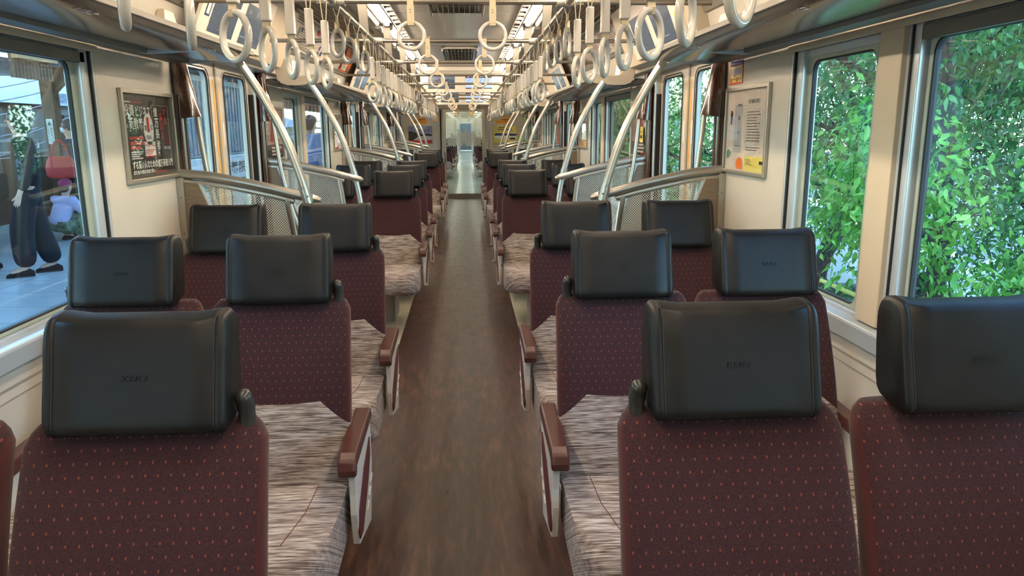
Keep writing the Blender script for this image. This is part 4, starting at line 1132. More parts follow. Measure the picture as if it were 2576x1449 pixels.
# ------------------------------------------------------------------ framed posters on the wall piers
def framed(sn, s, y0, y1, z0, z1, label, painter, paper='paper'):
    xw = (HW - 0.001) * s
    T = thing('framed_poster', label, 'framed poster', (xw, (y0 + y1) / 2, (z0 + z1) / 2), 0, 'framed posters between window and door')
    off = Vector((xw, (y0 + y1) / 2, (z0 + z1) / 2))
    def L(m, name, mat, par=T, **kw):
        o = m.obj(name, mat, par, **kw); o.data.transform(Matrix.Translation(-off)); return o
    m = MB(); m.holeplate([(y0, z0), (y1, z0), (y1, z1), (y0, z1)], [(y0 + 0.016, z0 + 0.018), (y1 - 0.016, z0 + 0.018), (y1 - 0.016, z1 - 0.018), (y0 + 0.016, z1 - 0.018)], xw, xw - 0.016 * s)
    L(m, 'metal_frame', 'alu', bevel=0.002)
    u = Vector((0, 1, 0)) if s < 0 else Vector((0, -1, 0))
    P = Plane2D((xw - 0.003 * s, y0 + 0.014 if s < 0 else y1 - 0.014, z0 + 0.016), u, (0, 0, 1)); W = y1 - y0 - 0.028; H = z1 - z0 - 0.032
    m = MB(); P.rect(m, 0, W, 0, H, 0.0); sh = L(m, 'paper_sheet', paper)
    painter(P, W, H, lambda m, name, mat: L(m, name, mat, sh))
    m = MB(); m.box(xw - 0.008 * s, xw - 0.0065 * s, y0 + 0.014, y1 - 0.014, z0 + 0.016, z1 - 0.016); L(m, 'clear_cover', 'clear')
def paint_book(P, W, H, add):
    rr = random.Random(5)
    m = MB(); P.text(m, '投資', 0.018, H * .735, width=.095, height=.048); P.text(m, 'ビジネス', 0.128, H * .735, width=.145, height=.045); P.text(m, 'の', 0.03, H * .60, height=.014)
    P.text(m, '新教養', 0.055, H * .585, width=.135, height=.048)
    P.text(m, 'ずる賢い人のための億万長者入門', 0.05, H * .115, width=W - .09, height=.034); P.text(m, '成功者の9割は性格が悪い', 0.05, H * .055, width=.22, height=.017)
    for k, ch in enumerate('億万長者'): P.text(m, ch, W - .205 + .002 * k, H * (.74 - .135 * k), height=.040)
    for k, ch in enumerate('入門'): P.text(m, ch, W - .19, H * (.225 - .055 * k) + .03, height=.016)
    for k, ch in enumerate('資本主義'): P.text(m, ch, W - .12 + .018 * k, H * .33, height=.014)
    for a, b, c, d in ((W - .225, W - .045, H * .2, H * .202), (W - .225, W - .223, H * .2, H * .88), (W - .047, W - .045, H * .2, H * .88), (W - .225, W - .045, H * .878, H * .88)): P.rect(m, a, b, c, d, .0008)
    lines_block(P, m, .05, .17, H * .23, H * .33, 4, .0008, rr); lines_block(P, m, .02, .09, H * .885, H * .915, 1, .0008, rr)
    add(m, 'white_lettering', 'ink_white')
    m = MB(); P.rect(m, .045, .18, H * .465, H * .50, .0008); P.rect(m, .045, .19, H * .40, H * .445, .0008); P.rect(m, .045, .15, H * .345, H * .385, .0008)
    lines_block(P, m, .10, .24, H * .885, H * .915, 1, .0008, rr)
    for k, ch in enumerate('ずる賢い人'): P.text(m, ch, W - (.10 if k < 2 else .145), H * (.76 - .115 * (k if k < 2 else k - 1.4)), height=.032)
    lines_block(P, m, W - .24, W - .06, H * .045, H * .075, 1, .0008, rr); add(m, 'red_print', 'ink_red')
    m = MB(); pts = []
    for i in range(48):
        a = 2 * PI * i / 48; r = 1.0 if i % 2 else .95; pts.append((W * .47 + .052 * r * math.cos(a), H * .585 + .068 * r * math.sin(a)))
    P.poly(m, pts, .0010); P.rect(m, W * .47 - .055, W * .47 + .055, H * .26, H * .435, .0010); q = add(m, 'white_badge', 'ink_white')
    m = MB(); P.text(m, '1', W * .47 - .016, H * .55, width=.026, height=.062, l=.0018); P.text(m, '4つのルールとは', W * .47 - .05, H * .375, width=.10, height=.013, l=.0018); P.rect(m, W * .47 - .055, W * .47 + .055, H * .25, H * .265, .0018)
    lines_block(P, m, W * .47 - .05, W * .47 + .05, H * .275, H * .345, 3, .0018, rr); add(m, 'badge_numeral', 'ink_red')
    m = MB(); P.text(m, '第', W * .47 - .043, H * .565, height=.024, l=.0018); P.text(m, '位', W * .47 + .018, H * .575, height=.024, l=.0018); lines_block(P, m, W * .47 - .035, W * .47 + .035, H * .46, H * .51, 3, .0018, rr); add(m, 'badge_kanji', 'ink_blue')
def paint_pale(P, W, H, add):
    rr = random.Random(9)
    m = MB(); P.rect(m, W * .20, W * .40, H * .22, H * .82, .0004); add(m, 'grey_machine', 'screen_paint')
    m = MB(); P.rect(m, W * .28, W * .38, H * .80, H * .83, .0012); P.rect(m, W * .30, W * .345, H * .63, H * .68, .0012); P.rect(m, W * .30, W * .345, H * .46, H * .49, .0012); P.rect(m, W * .24, W * .38, H * .30, H * .315, .0012)
    lines_block(P, m, W * .52, W * .86, H * .36, H * .74, 11, .0010, rr, .6); lines_block(P, m, W * .54, W * .88, H * .82, H * .88, 1, .001, rr, .2)
    lines_block(P, m, W * .52, W * .92, H * .25, H * .31, 2, .0010, rr, .6); lines_block(P, m, W * .54, W * .70, H * .08, H * .16, 4, .0010, rr, .6); add(m, 'grey_print', 'ink_grey')
    m = MB(); P.poly(m, [(W * .10, H * .58), (W * .13, H * .57), (W * .145, H * .66), (W * .15, H * .72), (W * .13, H * .755), (W * .105, H * .75), (W * .095, H * .70), (W * .105, H * .66)], .0010); add(m, 'hair_shape', 'ink')
    m = MB(); P.poly(m, [(W * .02, H * .20), (W * .17, H * .20), (W * .18, H * .50), (W * .15, H * .60), (W * .08, H * .60), (W * .03, H * .5)], .0006); add(m, 'figure_shape', 'ink_pale')
    m = MB(); P.poly(m, [(W * .30, H * .02)] + [(W * .385 + W * .085 * math.cos(a), H * .09 + H * .075 * math.sin(a)) for a in np.linspace(PI, 0, 12)] + [(W * .47, H * .02)], .0010); add(m, 'brown_cup', 'ink_orange')
    m = MB(); P.poly(m, [(W * .76, H * .10), (W * .79, H * .10), (W * .83, H * .17), (W * .80, H * .17)], .0010); P.rect(m, W * .5, W, 0, H * .19, .0003); add(m, 'yellow_mark', 'ink_yellow')
    m = MB(); P.poly(m, [(W * .05, H * .14), (W * .12, H * .16), (W * .16, H * .22), (W * .08, H * .26), (W * .03, H * .22)], .0011); add(m, 'leafy_shape', 'ink_green')
    m = MB(); P.text(m, 'JCC 電気', W * .85, H * .10, width=W * .13, height=H * .05, l=.001) if False else P.rect(m, W * .86, W * .96, H * .10, H * .14, .001); add(m, 'maker_mark', 'ink')
MT['screen_paint'] = plain('pale_grey_ink', srgb(186, 180, 184), 0.45, vary=0.0)
MT['ink_pale'] = plain('cream_ink', srgb(226, 208, 198), 0.45, vary=0.03)
MT['ink_brown'] = plain('dark_brown_ink', srgb(48, 40, 36), 0.35, vary=0.25, vs_=12)
MT['ink_rose'] = plain('rose_ink', srgb(206, 160, 152), 0.4, vary=0.2, vs_=10)
MT['ink_sky'] = plain('sky_ink', srgb(128, 138, 176), 0.4, vary=0.2, vs_=14)
def paint_collage(seed):
    def f(P, W, H, add):
        rr = random.Random(seed)
        m = MB(); P.rect(m, 0, W, 0, H * .28, .0005); lines_block(P, m, W * .1, W * .9, H * .72, H * .92, 2, .0006, rr); add(m, 'dark_band', 'ink')
        m = MB()
        for k in range(7): a = rr.uniform(.03, W * .8); P.rect(m, a, a + .05, H * .03 + .03 * (k % 3), H * .03 + .03 * (k % 3) + .02, .001)
        P.poly(m, [(W * .3, H * .35), (W * .6, H * .33), (W * .66, H * .6), (W * .5, H * .85), (W * .36, H * .6)], .0008); add(m, 'red_print', 'ink_red')
        m = MB(); lines_block(P, m, W * .35, W * .92, H * .05, H * .25, 3, .0014, rr); P.rect(m, W * .7, W * .9, H * .4, H * .65, .001); add(m, 'white_print', 'ink_white')
    return f
def paint_figures(seed, bg):
    def f(P, W, H, add):
        rr = random.Random(seed)
        m = MB(); P.poly(m, [(W * .15, 0), (W * .5, 0), (W * .46, H * .45), (W * .40, H * .62), (W * .26, H * .62), (W * .2, H * .45)], .0006); add(m, 'dress_shape', 'ink_red')
        m = MB(); P.poly(m, [(W * .55, 0), (W * .8, 0), (W * .8, H * .4), (W * .72, H * .58), (W * .62, H * .55), (W * .56, H * .4)], .0006); add(m, 'coat_shape', 'ink_white')
        m = MB(); P.poly(m, [(W * .28, H * .62), (W * .40, H * .62), (W * .38, H * .76), (W * .32, H * .82), (W * .27, H * .74)], .0008); lines_block(P, m, W * .1, W * .9, H * .86, H * .94, 1, .0008, rr); add(m, 'dark_print', 'ink')
    return f
framed('left', -1, 3.122, 3.662, 1.288, 1.668, 'framed dark book poster with large white Japanese lettering, left of the nearest door', paint_book, 'ink_brown')
framed('right', 1, 3.132, 3.662, 1.292, 1.688, 'framed pale pink-grey poster with fine print, by the nearest right door', paint_pale, 'ink_pale')
framed('left', -1, 5.235, 5.775, 1.288, 1.668, 'framed brown collage poster with red blocks, past the nearest left door', paint_collage(3), 'ink_rose')
framed('right', 1, 5.235, 5.775, 1.292, 1.688, 'framed rosy collage poster with a dark base, past the nearest right door', paint_collage(8), 'ink_rose')
framed('left', -1, 7.945, 8.485, 1.288, 1.668, 'framed poster with a red dress figure, left, before the second door', paint_figures(2, 0), 'ink_pale')
framed('right', 1, 7.945, 8.485, 1.292, 1.688, 'framed poster with rows of small print, right, before the second door', paint_pale, 'ink_rose')
framed('left', -1, 10.055, 10.595, 1.288, 1.668, 'framed grey poster with two pale figures, left, past the second door', paint_figures(4, 0), 'ink_pale')
framed('right', 1, 10.055, 10.595, 1.292, 1.688, 'framed brownish poster, right wall, past the second door', paint_figures(6, 0), 'ink_rose')
framed('left', -1, 12.765, 13.305, 1.288, 1.668, 'framed poster on the left wall before the third door', paint_collage(12), 'ink_pale')
framed('right', 1, 12.765, 13.305, 1.292, 1.688, 'framed poster on the right wall before the third door', paint_collage(14), 'ink_pale')

# emergency notice above the right poster, yellow tag on the next one
T = thing('emergency_notice', 'red and blue bordered emergency equipment notice above the right poster', 'sticker', ((HW - 0.001), 3.565, 1.77))
P = Plane2D((0, 0.085, -0.068), (0, -1, 0), (0, 0, 1))
m = MB(); m.add([P.p(a, b, 0.001) for a, b in rrect(0, 0.17, 0, 0.136, 0.008, 4)], [tuple(range(20))]) if False else m.box(-0.001, 0.0, -0.085, 0.085, -0.068, 0.068); m.obj('red_border', 'ink_red', T)
m = MB(); P.rect(m, .008, .162, .085, .128, .0015); m.obj('blue_header', 'ink_blue', T)
m = MB(); P.rect(m, .008, .162, .008, .083, .0015); m.obj('cream_field', 'ink_yellow', T)
m = MB(); P.text(m, '非常装置のご案内', .014, .104, width=.142, height=.018, l=.0022); P.text(m, 'In Case of Emergency', .018, .090, width=.134, height=.009, l=.0022)
for k in range(4):
    P.rect(m, .022 + .034 * k, .040 + .034 * k, .074, .080, .0022); P.rect(m, .022 + .034 * k, .040 + .034 * k, .034, .040, .0022)
m.obj('white_lettering', 'ink_white', T)
m = MB(); P.rect(m, .014, .156, .042, .072, .0022); m.obj('car_plan', 'screen_paint', T)
m = MB(); P.rect(m, .016, .034, .010, .030, .0022); P.rect(m, .090, .108, .010, .030, .0022); P.rect(m, .146, .154, .070, .080, .003); P.rect(m, .060, .068, .034, .044, .003); m.obj('red_symbol', 'ink_red', T)
m = MB(); P.text(m, '非常通報器', .040, .020, width=.042, height=.008, l=.0022); P.text(m, '消火器', .112, .020, width=.036, height=.008, l=.0022); m.obj('small_lettering', 'ink', T)
m = MB(); m.box(-0.0015, 0, -0.045, 0.045, -0.055, 0.055)
T = thing('yellow_tag', 'yellow tag stuck on the glass of the rosy collage poster at the right', 'sticker', (HW - 0.0185, 5.39, 1.46))
m.obj('tag', 'ink_yellow', T); m = MB(); P = Plane2D((-0.0018, 0.04, -0.04), (0, -1, 0), (0, 0, 1)); P.rect(m, .01, .03, .012, .034, .001); P.rect(m, .036, .06, .012, .034, .001); P.rect(m, .01, .06, .055, .06, .001); m.obj('tag_lettering', 'ink', T)

# end wall posters and signs
def endposter(x0, x1, label, kind):
    T = thing('end_wall_poster', label, 'framed poster', ((x0 + x1) / 2, YEND - 0.001, 1.39)); w_ = (x1 - x0) / 2
    m = MB(); m.holeplate([(-w_, -.2), (w_, -.2), (w_, .2), (-w_, .2)], [(-w_ + .014, -.186), (w_ - .014, -.186), (w_ - .014, .186), (-w_ + .014, .186)], -0.014, 0, 'Y'); m.obj('metal_frame', 'alu', T)
    P = Plane2D((-w_ + .012, -0.003, -.188), (1, 0, 0), (0, 0, 1)); W = 2 * w_ - .024; H = .376; rr = random.Random(2)
    m = MB(); P.rect(m, 0, W, 0, H, 0); sh = m.obj('paper_sheet', 'ink_sky' if kind == 'hills' else 'ink_yellow', T)
    if kind == 'hills':
        m = MB(); P.poly(m, [(0, H * .18), (W, H * .18), (W, H * .5), (W * .8, H * .58), (W * .6, H * .52), (W * .35, H * .62), (W * .15, H * .70), (0, H * .72)], .0006); m.obj('dark_hills', 'ink', sh)
        m = MB(); P.poly(m, [(W * .2, H * .2), (W, H * .2), (W, H * .42), (W * .7, H * .46), (W * .4, H * .40)], .0009)
        P.poly(m, [(W * .2, H * .85), (W * .5, H * .80), (W * .8, H * .88), (W * .7, H * .95), (W * .3, H * .93)], .0009); m.obj('pale_shapes', 'screen_paint', sh)
        m = MB(); P.rect(m, 0, W, 0, H * .18, .0006); P.text(m, '2024', W * .08, H * .04, width=.08, height=.03) if False else P.rect(m, W * .05, W * .3, H * .04, H * .15, .001); m.obj('caption_band', 'ink_red', sh)
    else:
        m = MB(); lines_block(P, m, W * .25, W * .8, H * .86, H * .96, 1, .0008, rr, .2); lines_block(P, m, W * .2, W * .97, H * .74, H * .84, 1, .0008, rr, .2); P.rect(m, W * .7, W * .93, H * .42, H * .52, .001); P.rect(m, W * .7, W * .93, H * .2, H * .32, .001); lines_block(P, m, W * .25, W * .9, H * .66, H * .71, 1, .0008, rr); m.obj('black_print', 'ink', sh)
        m = MB(); P.poly(m, [(W * .06, H * .44), (W, H * .44), (W, H * .54), (W * .12, H * .58), (W * .06, H * .5)], .0006); m.obj('blue_shape', 'ink_blue', sh)
        m = MB(); P.rect(m, W * .08, W * .55, H * .26, H * .42, .0007); P.rect(m, W * .68, W * .95, H * .18, H * .60, .0005); m.obj('white_shape', 'ink_white', sh)
        m = MB(); P.rect(m, W * .5, W * .6, H * .04, H * .12, .0007); m.obj('red_seal', 'ink_red', sh)
endposter(-1.231, -0.688, 'framed poster of grey-blue hills on the end wall, left of the glass door', 'hills')
endposter(0.627, 1.177, 'framed yellow poster with a blue shape on the end wall, right of the door', 'yellow')
for x0, x1, sd in ((-1.12, -0.806, 'left'), (0.70, 1.03, 'right')):
    T = thing('priority_sign', 'orange priority seating sign lettered おもいやりぞーん on the end wall, %s of the door' % sd, 'sign', ((x0 + x1) / 2, YEND - 0.001, 1.665)); w_ = (x1 - x0) / 2
    m = MB(); m.prism([(a, b) for a, b in rrect(-w_, w_, -.043, .043, .012, 4)], -0.003, 0, 'Y'); m.obj('sign_board', 'orange_sign', T)
    m = MB(); put_text(m, 'おもいやりぞーん', (-w_ + .03, -.0035, -.018), (1, 0, 0), (0, 0, 1), 2 * w_ - .06, .034, 0); m.obj('lettering', 'ink_brown', T)
    sg = -1 if sd == 'left' else 1
    T = thing('folded_orange_flag', 'small orange wedge-shaped marker above the %s priority sign' % sd, 'marker', (sg * 0.93, YEND - 0.12, 1.745))
    m = MB(); m.add([(-.11, .1, -.02), (.0, .1, .03), (.11, .1, .012), (.10, .1, -.004), (-.08, .1, -.03), (-.11, -.03, -.02), (.0, -.03, .03), (.11, -.03, .012), (.10, -.03, -.004), (-.08, -.03, -.03)], [(0, 1, 2, 3, 4), (9, 8, 7, 6, 5), (0, 5, 6, 1), (1, 6, 7, 2), (2, 7, 8, 3), (3, 8, 9, 4), (4, 9, 5, 0)]); m.obj('marker', 'orange', T)
T = thing('header_sticker', 'small black and white pictogram sticker above the end door', 'sticker', (0.33, YEND - 0.031, 1.987))
m = MB(); m.box(-.03, .03, -.001, 0, -.025, .025); m.obj('sticker', 'ink', T); m = MB(); m.box(-.012, .015, -.0016, -.001, -.015, .015); m.obj('pictogram', 'ink_white', T); m = MB(); m.box(.045, .20, -.001, 0, -.006, .006); m.obj('caption', 'ink_grey', T)

# orange priority straps near the end wall
def recolour(o, what, mat):
    for c in bpy.data.objects:
        if c.parent == o and c.name.split('.')[0] in what:
            c.data = c.data.copy(); c.data.materials[0] = MT[mat]
proto_o = None
for sn, s in SIDES:
    T = thing('priority_rail', 'short steel strap rail by the %s end wall poster' % sn, 'hand rail', (0.575 * s, 15.3, RZ + 0.02)); MB().tube([(0, -1.15, 0), (0, 1.2, 0)], 0.0125, 10).obj('rail', 'chrome', T, smooth=True)
    for k in range(5):
        y = 14.45 + 0.30 * k
        if proto_o is None:
            proto_o = strap('long', 0.575 * s, y, RZ + 0.02, math.radians(60), 'x', 'orange priority straps'); recolour(proto_o, ('ring', 'plastic_sleeve', 'strap_belt'), 'orange'); o = proto_o
        else: o = copy_tree(proto_o, (0.575 * s, y, RZ + 0.02)); turn_ring(o, math.radians(60 + 20 * math.sin(k * 3)))
        o['label'] = 'orange priority strap near the end wall, %s side, %s of five' % (sn, ORD[k]); o['group'] = 'orange priority straps'
T = thing('cross_bar', 'last cross bar with orange rings before the end door', 'hand rail', (0, 15.6, RZ)); MB().tube([(-.575, 0, .01), (.575, 0, .01)], 0.0125, 10).obj('bar', 'chrome', T, smooth=True)
pc = None
for sn, s in SIDES:
    strap('centre', 0.1625 * s, 14.1, RZ + 0.06, 0, 'white ring hung from the arched bar, %s one' % sn, 'white rings over the aisle')
    if pc is None: pc = strap('centre', 0.1625 * s, 15.6, RZ + 0.01, 0, 'orange ring over the aisle before the end door, left one', 'orange rings over the aisle'); recolour(pc, ('ring', 'strap_belt'), 'orange')
    else: copy_tree(pc, (0.1625 * s, 15.6, RZ + 0.01), label='orange ring over the aisle before the end door, right one')

# ================================================================== NEXT CARS SEEN THROUGH THE END DOOR
Y2 = 17.9
m = MB(); m.box(-0.6, 0.6, YEND + 0.06, Y2, -0.06, 0.0); m.box(-0.66, -0.6, YEND + 0.06, Y2, -0.06, 2.2); m.box(0.6, 0.66, YEND + 0.06, Y2, -0.06, 2.2); m.box(-0.66, 0.66, YEND + 0.06, Y2, 2.1, 2.16)
struct(m.obj('wall_gangway', 'cream'))
def far_car(y0, n):
    y1 = y0 + 18.4
    f_ = MB().box(-HW, HW, y0 - 0.02, y1, -0.06, 0.0); struct(f_.obj('floor_%s' % n, 'floor_pale'))
    m = MB(); m.box(-1.4, -HW, y0, y1, 0, 0.875); m.box(HW, 1.4, y0, y1, 0, 0.875); m.box(-1.4, -HW, y0, y1, 1.79, 2.36); m.box(HW, 1.4, y0, y1, 1.79, 2.36); m.box(-1.4, 1.4, y0, y1, 2.30, 2.36)
    for k in range(5):
        for s in (-1, 1): m.box(HW * s, 1.4 * s, y0 + k * 4.3, y0 + k * 4.3 + 1.2, 0.875, 1.79)
    for s in (-1, 1): m.prism([(1.31, 1.83), (1.17, 2.04), (1.05, 2.30), (1.32, 2.30)], y0, y1, 'Y', s); 
    struct(m.obj('wall_%s' % n, 'cream'))
    m = MB(); m.box(-1.4, -0.44, y1, y1 + 0.06, 0, 2.36); m.box(0.44, 1.4, y1, y1 + 0.06, 0, 2.36); m.box(-0.44, 0.44, y1, y1 + 0.06, 1.925, 2.36)
    m.box(-1.4, -0.46, y0 - 0.06, y0, 0, 2.36); m.box(0.46, 1.4, y0 - 0.06, y0, 0, 2.36); m.box(-0.46, 0.46, y0 - 0.06, y0, 1.93, 2.36)
    struct(m.obj('wall_end_%s' % n, 'cream'))
    m = MB()
    for s in (-1, 1): m.box(0.50 * s, 0.53 * s, y0 + 0.1, y1 - 0.1, 2.262, 2.30)
    o = m.obj('ceiling_light', 'led_far'); tag(o, 'pair of light strips in the ceiling of the %s car beyond the end door' % n, 'ceiling light')
    m = MB()
    for s in (-1, 1): m.box(0.40 * s, 0.475 * s, y1 - 0.03, y1 - 0.01, 0.0, 1.93)
    k_ = m.obj('door_frame_%s' % n, 'alu'); struct(k_)
far_car(Y2, 'next'); far_car(Y2 + 19.3, 'third')
MB_ = MB().box(-0.6, 0.6, Y2 + 18.4, Y2 + 19.3, -0.06, 0.0); struct(MB_.obj('floor_gangway', 'steel'))
m = MB(); m.box(-1.4, 1.4, Y2 + 38.5, Y2 + 38.56, 0, 2.36); struct(m.obj('wall_farthest', 'blind'))
for i, y in enumerate([Y2 + 2.4, Y2 + 5.9, Y2 + 6.93, Y2 + 7.96, Y2 + 10.7, Y2 + 11.73, Y2 + 12.76]):
    for sn, s in SIDES: copy_tree(seat0, (0.785 * s, y, 0), label='maroon double seat in the next car, %s side, %s from the glass door' % (sn, ORD[i]), group='double seats in the next car')
for i in range(11):
    y = Y2 + 0.6 + 1.45 * i
    for sn, s in SIDES:
        copy_tree(proto['centre'] if i else pc, (0.1625 * s, y, RZ + 0.01), label='ring over the aisle of the next car, %s side, %s beyond the door' % (sn, ORD[i]), group='rings in the next car')
m = MB()
for i in range(6):
    y = Y2 + 0.6 + 2.9 * i
    T = thing('cross_bar', 'steel cross bar in the next car, %s beyond the door' % ORD[i], 'hand rail', (0, y, RZ + 0.01), 0, 'steel cross bars in the next car')
    MB().tube([(-1.04, 0, 0), (1.04, 0, 0)], 0.0125, 8).obj('bar', 'chrome', T, smooth=True)

# ================================================================== OUTSIDE, LEFT: STATION PLATFORM
t = NT('platform_tiles')
x, y, z = t.sep(t.coord())
gx = t.math('LESS_THAN', t.math('FRACT', t.math('DIVIDE', x, 0.9)), 0.012); gy = t.math('LESS_THAN', t.math('FRACT', t.math('DIVIDE', y, 0.6)), 0.018)
n1 = t.noise(t.coord(), 3.0, 5, 0.6)
t.P(col=t.mix(t.math('MAXIMUM', gx, gy), t.ramp(n1, [(0.3, srgb(184, 194, 196)), (0.7, srgb(212, 218, 218))]), srgb(124, 130, 134)), rough=0.45)
MT['tiles'] = t.m
MT['brownwood'] = plain('brown_wall_boards', srgb(112, 82, 60), 0.6, vary=0.1)
MT['reflection_tan'] = plain('tan_reflection', srgb(196, 146, 96), 0.55, vary=0.06)
MT['canopy'] = plain('canopy_soffit', srgb(120, 128, 140), 0.5, vary=0.06)
MT['offwhite'] = plain('offwhite_wall', srgb(214, 214, 208), 0.6, vary=0.03)
MT['roofgrey'] = plain('grey_roof', srgb(120, 130, 142), 0.5, vary=0.08)
MT['asphalt'] = plain('asphalt', srgb(126, 126, 124), 0.85, vary=0.1)
MT['concrete'] = plain('concrete', srgb(188, 188, 180), 0.75, vary=0.08)
m = MB().box(-7.2, -1.60, -6, 60, -1.2, 0.0); struct(m.obj('floor_platform', 'tiles'))
m = MB().box(-1.60, -1.58, -6, 60, -1.2, -0.02); m.box(-1.86, -1.78, -6, 60, 0.0, 0.004); o = m.obj('platform_edge_line', 'ivory'); struct(o)
T = thing('platform_canopy', 'blue-grey ribbed canopy over the station platform, with an added sun-blocking slab', 'canopy', (-4.6, 20, 2.62))
m = MB().box(-4.2, 0.3, -26, 38, 0.0, 0.12); m.box(0.25, 2.4, -26, 38, 1.05, 1.15); m.obj('roof_slab_and_sun_block', 'canopy', T)  # the higher front slab is unseen, added to keep sun off the platform
m = MB()
for k in range(60): m.box(-4.1, 0.25, -25 + k * 1.05, -24.94 + k * 1.05, -0.10, 0.0)
m.obj('rafters', 'canopy', T)
m = MB(); m.box(-0.58, -0.38, -26, 38, -0.22, 0.0); m.obj('ridge_beam', 'canopy', T)
for k in range(6):
    o = thing('platform_lamp', 'tubular lamp under the platform canopy, %s along the platform' % ORD[k], 'lamp', (-5.9, 4.5 + 3.2 * k, 2.47), 0, 'lamps under the canopy'); MB().box(-0.04, 0.04, -0.6, 0.6, -0.02, 0.02).obj('tube', 'led_cool', o) if 'led_cool' in MT else None
    if 'led_cool' not in MT:
        MT['led_cool'] = emis('cool_lamp', (0.85, 0.95, 1.0, 1), 6.0); MB().box(-0.04, 0.04, -0.6, 0.6, -0.02, 0.02).obj('tube', 'led_cool', o)
    MB().box(-0.05, 0.05, -0.62, 0.62, 0.02, 0.14).obj('lamp_housing', 'offwhite', o)
# brown platform wall with rails
T = thing('platform_wall', 'brown board wall with white rails along the back of the platform', 'wall', (-7.0, 20, 0))
m = MB().box(-0.1, 0.05, -22, 36, 0.0, 1.10); m.obj('board_wall', 'brownwood', T)
m = MB().box(-0.13, 0.08, -22, 36, 0.0, 0.12); m.obj('plinth', 'concrete', T)
for z_ in (1.18, 1.36, 1.60): MB().tube([(0, -22, z_), (0, 36, z_)], 0.02 if z_ < 1.5 else 0.03, 8).obj('rail', 'offwhite', T, smooth=True)
for k in range(4):
    y = 7.2 + 6.0 * k
    T = thing('platform_column', 'brown steel column holding the platform canopy, %s along the platform' % ORD[k], 'column', (-6.72, y - 0.2, 0.0), 0, 'canopy columns')
    m = MB().box(-0.10, 0.10, -0.10, 0.10, 0, 2.6); m.obj('shaft', 'brownwood', T, bevel=0.01)
    m = MB(); m.prism([(0.0, 2.6), (0.0, 2.0), (0.12, 2.12), (0.6, 2.6)], -0.05, 0.05, 'Y', 1); m.obj('bracket', 'brownwood', T)
T = thing('stand_in_caution_board', 'narrow white caution board, stand-in for a warning sticker seen in the window glass', 'sign', (-6.72, 12.878, 1.5))  # board stands in for a warning sticker seen in the window glass
m = MB().box(-0.05, 0.05, 0.0, 0.02, -0.20, 0.20); m.obj('board', 'offwhite', T)
m = MB(); P = Plane2D((-0.05, -0.002, -0.20), (1, 0, 0), (0, 0, 1))
for k, ch in enumerate('お気をつけ'): P.text(m, ch, .055, .22 - .048 * k, height=.036, l=.001)
for k, ch in enumerate('ください'): P.text(m, ch, .010, .20 - .048 * k, height=.034, l=.001)
P.poly(m, [(.02, .30), (.08, .30), (.05, .365)], .001); m.obj('lettering', 'ink_brown', T)
# slat box standing in for what is mostly a reflection in the window
T = thing('reflection_slat_box', 'tan slatted box under the canopy, standing in for a window reflection', 'sign', (-3.8, 7.25, 2.32))
m = MB().box(-0.03, 0.03, -0.34, 0.30, -0.20, -0.02); m.obj('reflection_face', 'reflection_tan', T)
m = MB()
for k in range(12): m.box(-0.06, -0.03, -0.33 + 0.055 * k, -0.305 + 0.055 * k, -0.36, 0.20)
m.obj('slats', 'brownwood', T)
for q in (-0.28, 0.24): MB().tube([(0, q, -0.02), (0, q, 0.3)], 0.012, 6).obj('hanger', 'steel', T)
# white notice board with large lettering near the doors
T = thing('notice_board', 'long white notice board with large black lettering on the platform', 'sign', (-2.85, 8.6, 0))
m = MB().box(-0.04, 0.03, -2.2, 2.2, 0.28, 1.20); m.obj('board', 'offwhite', T)
m = MB(); put_text(m, '養院', (0.032, 0.80, 0.985), (0, 1, 0), (0, 0, 1), 0.62, 0.15); put_text(m, '財団', (0.032, -1.45, 0.985), (0, 1, 0), (0, 0, 1), 0.52, 0.15); put_text(m, '休刊', (0.032, 0.5, 0.66), (0, 1, 0), (0, 0, 1), 0.3, 0.07); m.obj('lettering', 'ink', T)
m = MB().box(0.031, 0.034, -2.2, 2.2, 0.84, 0.92); m.obj('green_band', 'ink_green', T)
for q in (-1.9, 1.9): MB().tube([(0, q, 0), (0, q, 0.3)], 0.025, 8).obj('leg', 'steel', T)
T = thing('slatted_kiosk', 'white vertically slatted kiosk wall beyond the notice board', 'kiosk', (-4.9, 17.0, 0))
m = MB().box(-1.2, 0.0, -4.0, 3.0, 0.0, 2.5); m.obj('kiosk_body', 'offwhite', T)
m = MB()
for k in range(34): m.box(0.0, 0.03, -3.95 + k * 0.205, -3.86 + k * 0.205, 1.05, 2.4)
m.obj('slats', 'canopy', T)
m = MB().box(-0.02, 0.05, -4.0, 3.0, 0.62, 1.02); m.obj('dark_counter', 'blind', T)
# town beyond the platform
def house(name, label, x, y, w_, d_, h, mat, roof, base=-3.0):
    T = thing(name, label, 'building', (x, y, base)); MB().box(-d_ / 2, d_ / 2, -w_ / 2, w_ / 2, 0, h).obj('wall', mat, T)
    m = MB(); m.prism([(-d_ / 2 - .4, h), (d_ / 2 + .4, h), (0, h + 1.2)], -w_ / 2 - .4, w_ / 2 + .4, 'Y'); m.obj('roof', roof, T)
    for k in range(int(w_ / 2)):
        for z_ in (1.0, 3.2):
            if z_ + 1 < h: MB().box(d_ / 2, d_ / 2 + .05, -w_ / 2 + .7 + 2 * k, -w_ / 2 + 1.8 + 2 * k, z_, z_ + 1.1).obj('window', 'blind', T)
    return T
H1 = house('shop_building', 'brown shop house with a signboard lettered 喜堂本店 beyond the platform', -14.5, 22.5, 9, 6, 4.4, 'brownwood', 'roofgrey', -2.2)
sb = MB().box(3.05, 3.12, -0.5, 3.6, 4.15, 4.75); sbo = sb.obj('sign_board', 'roofgrey', H1)
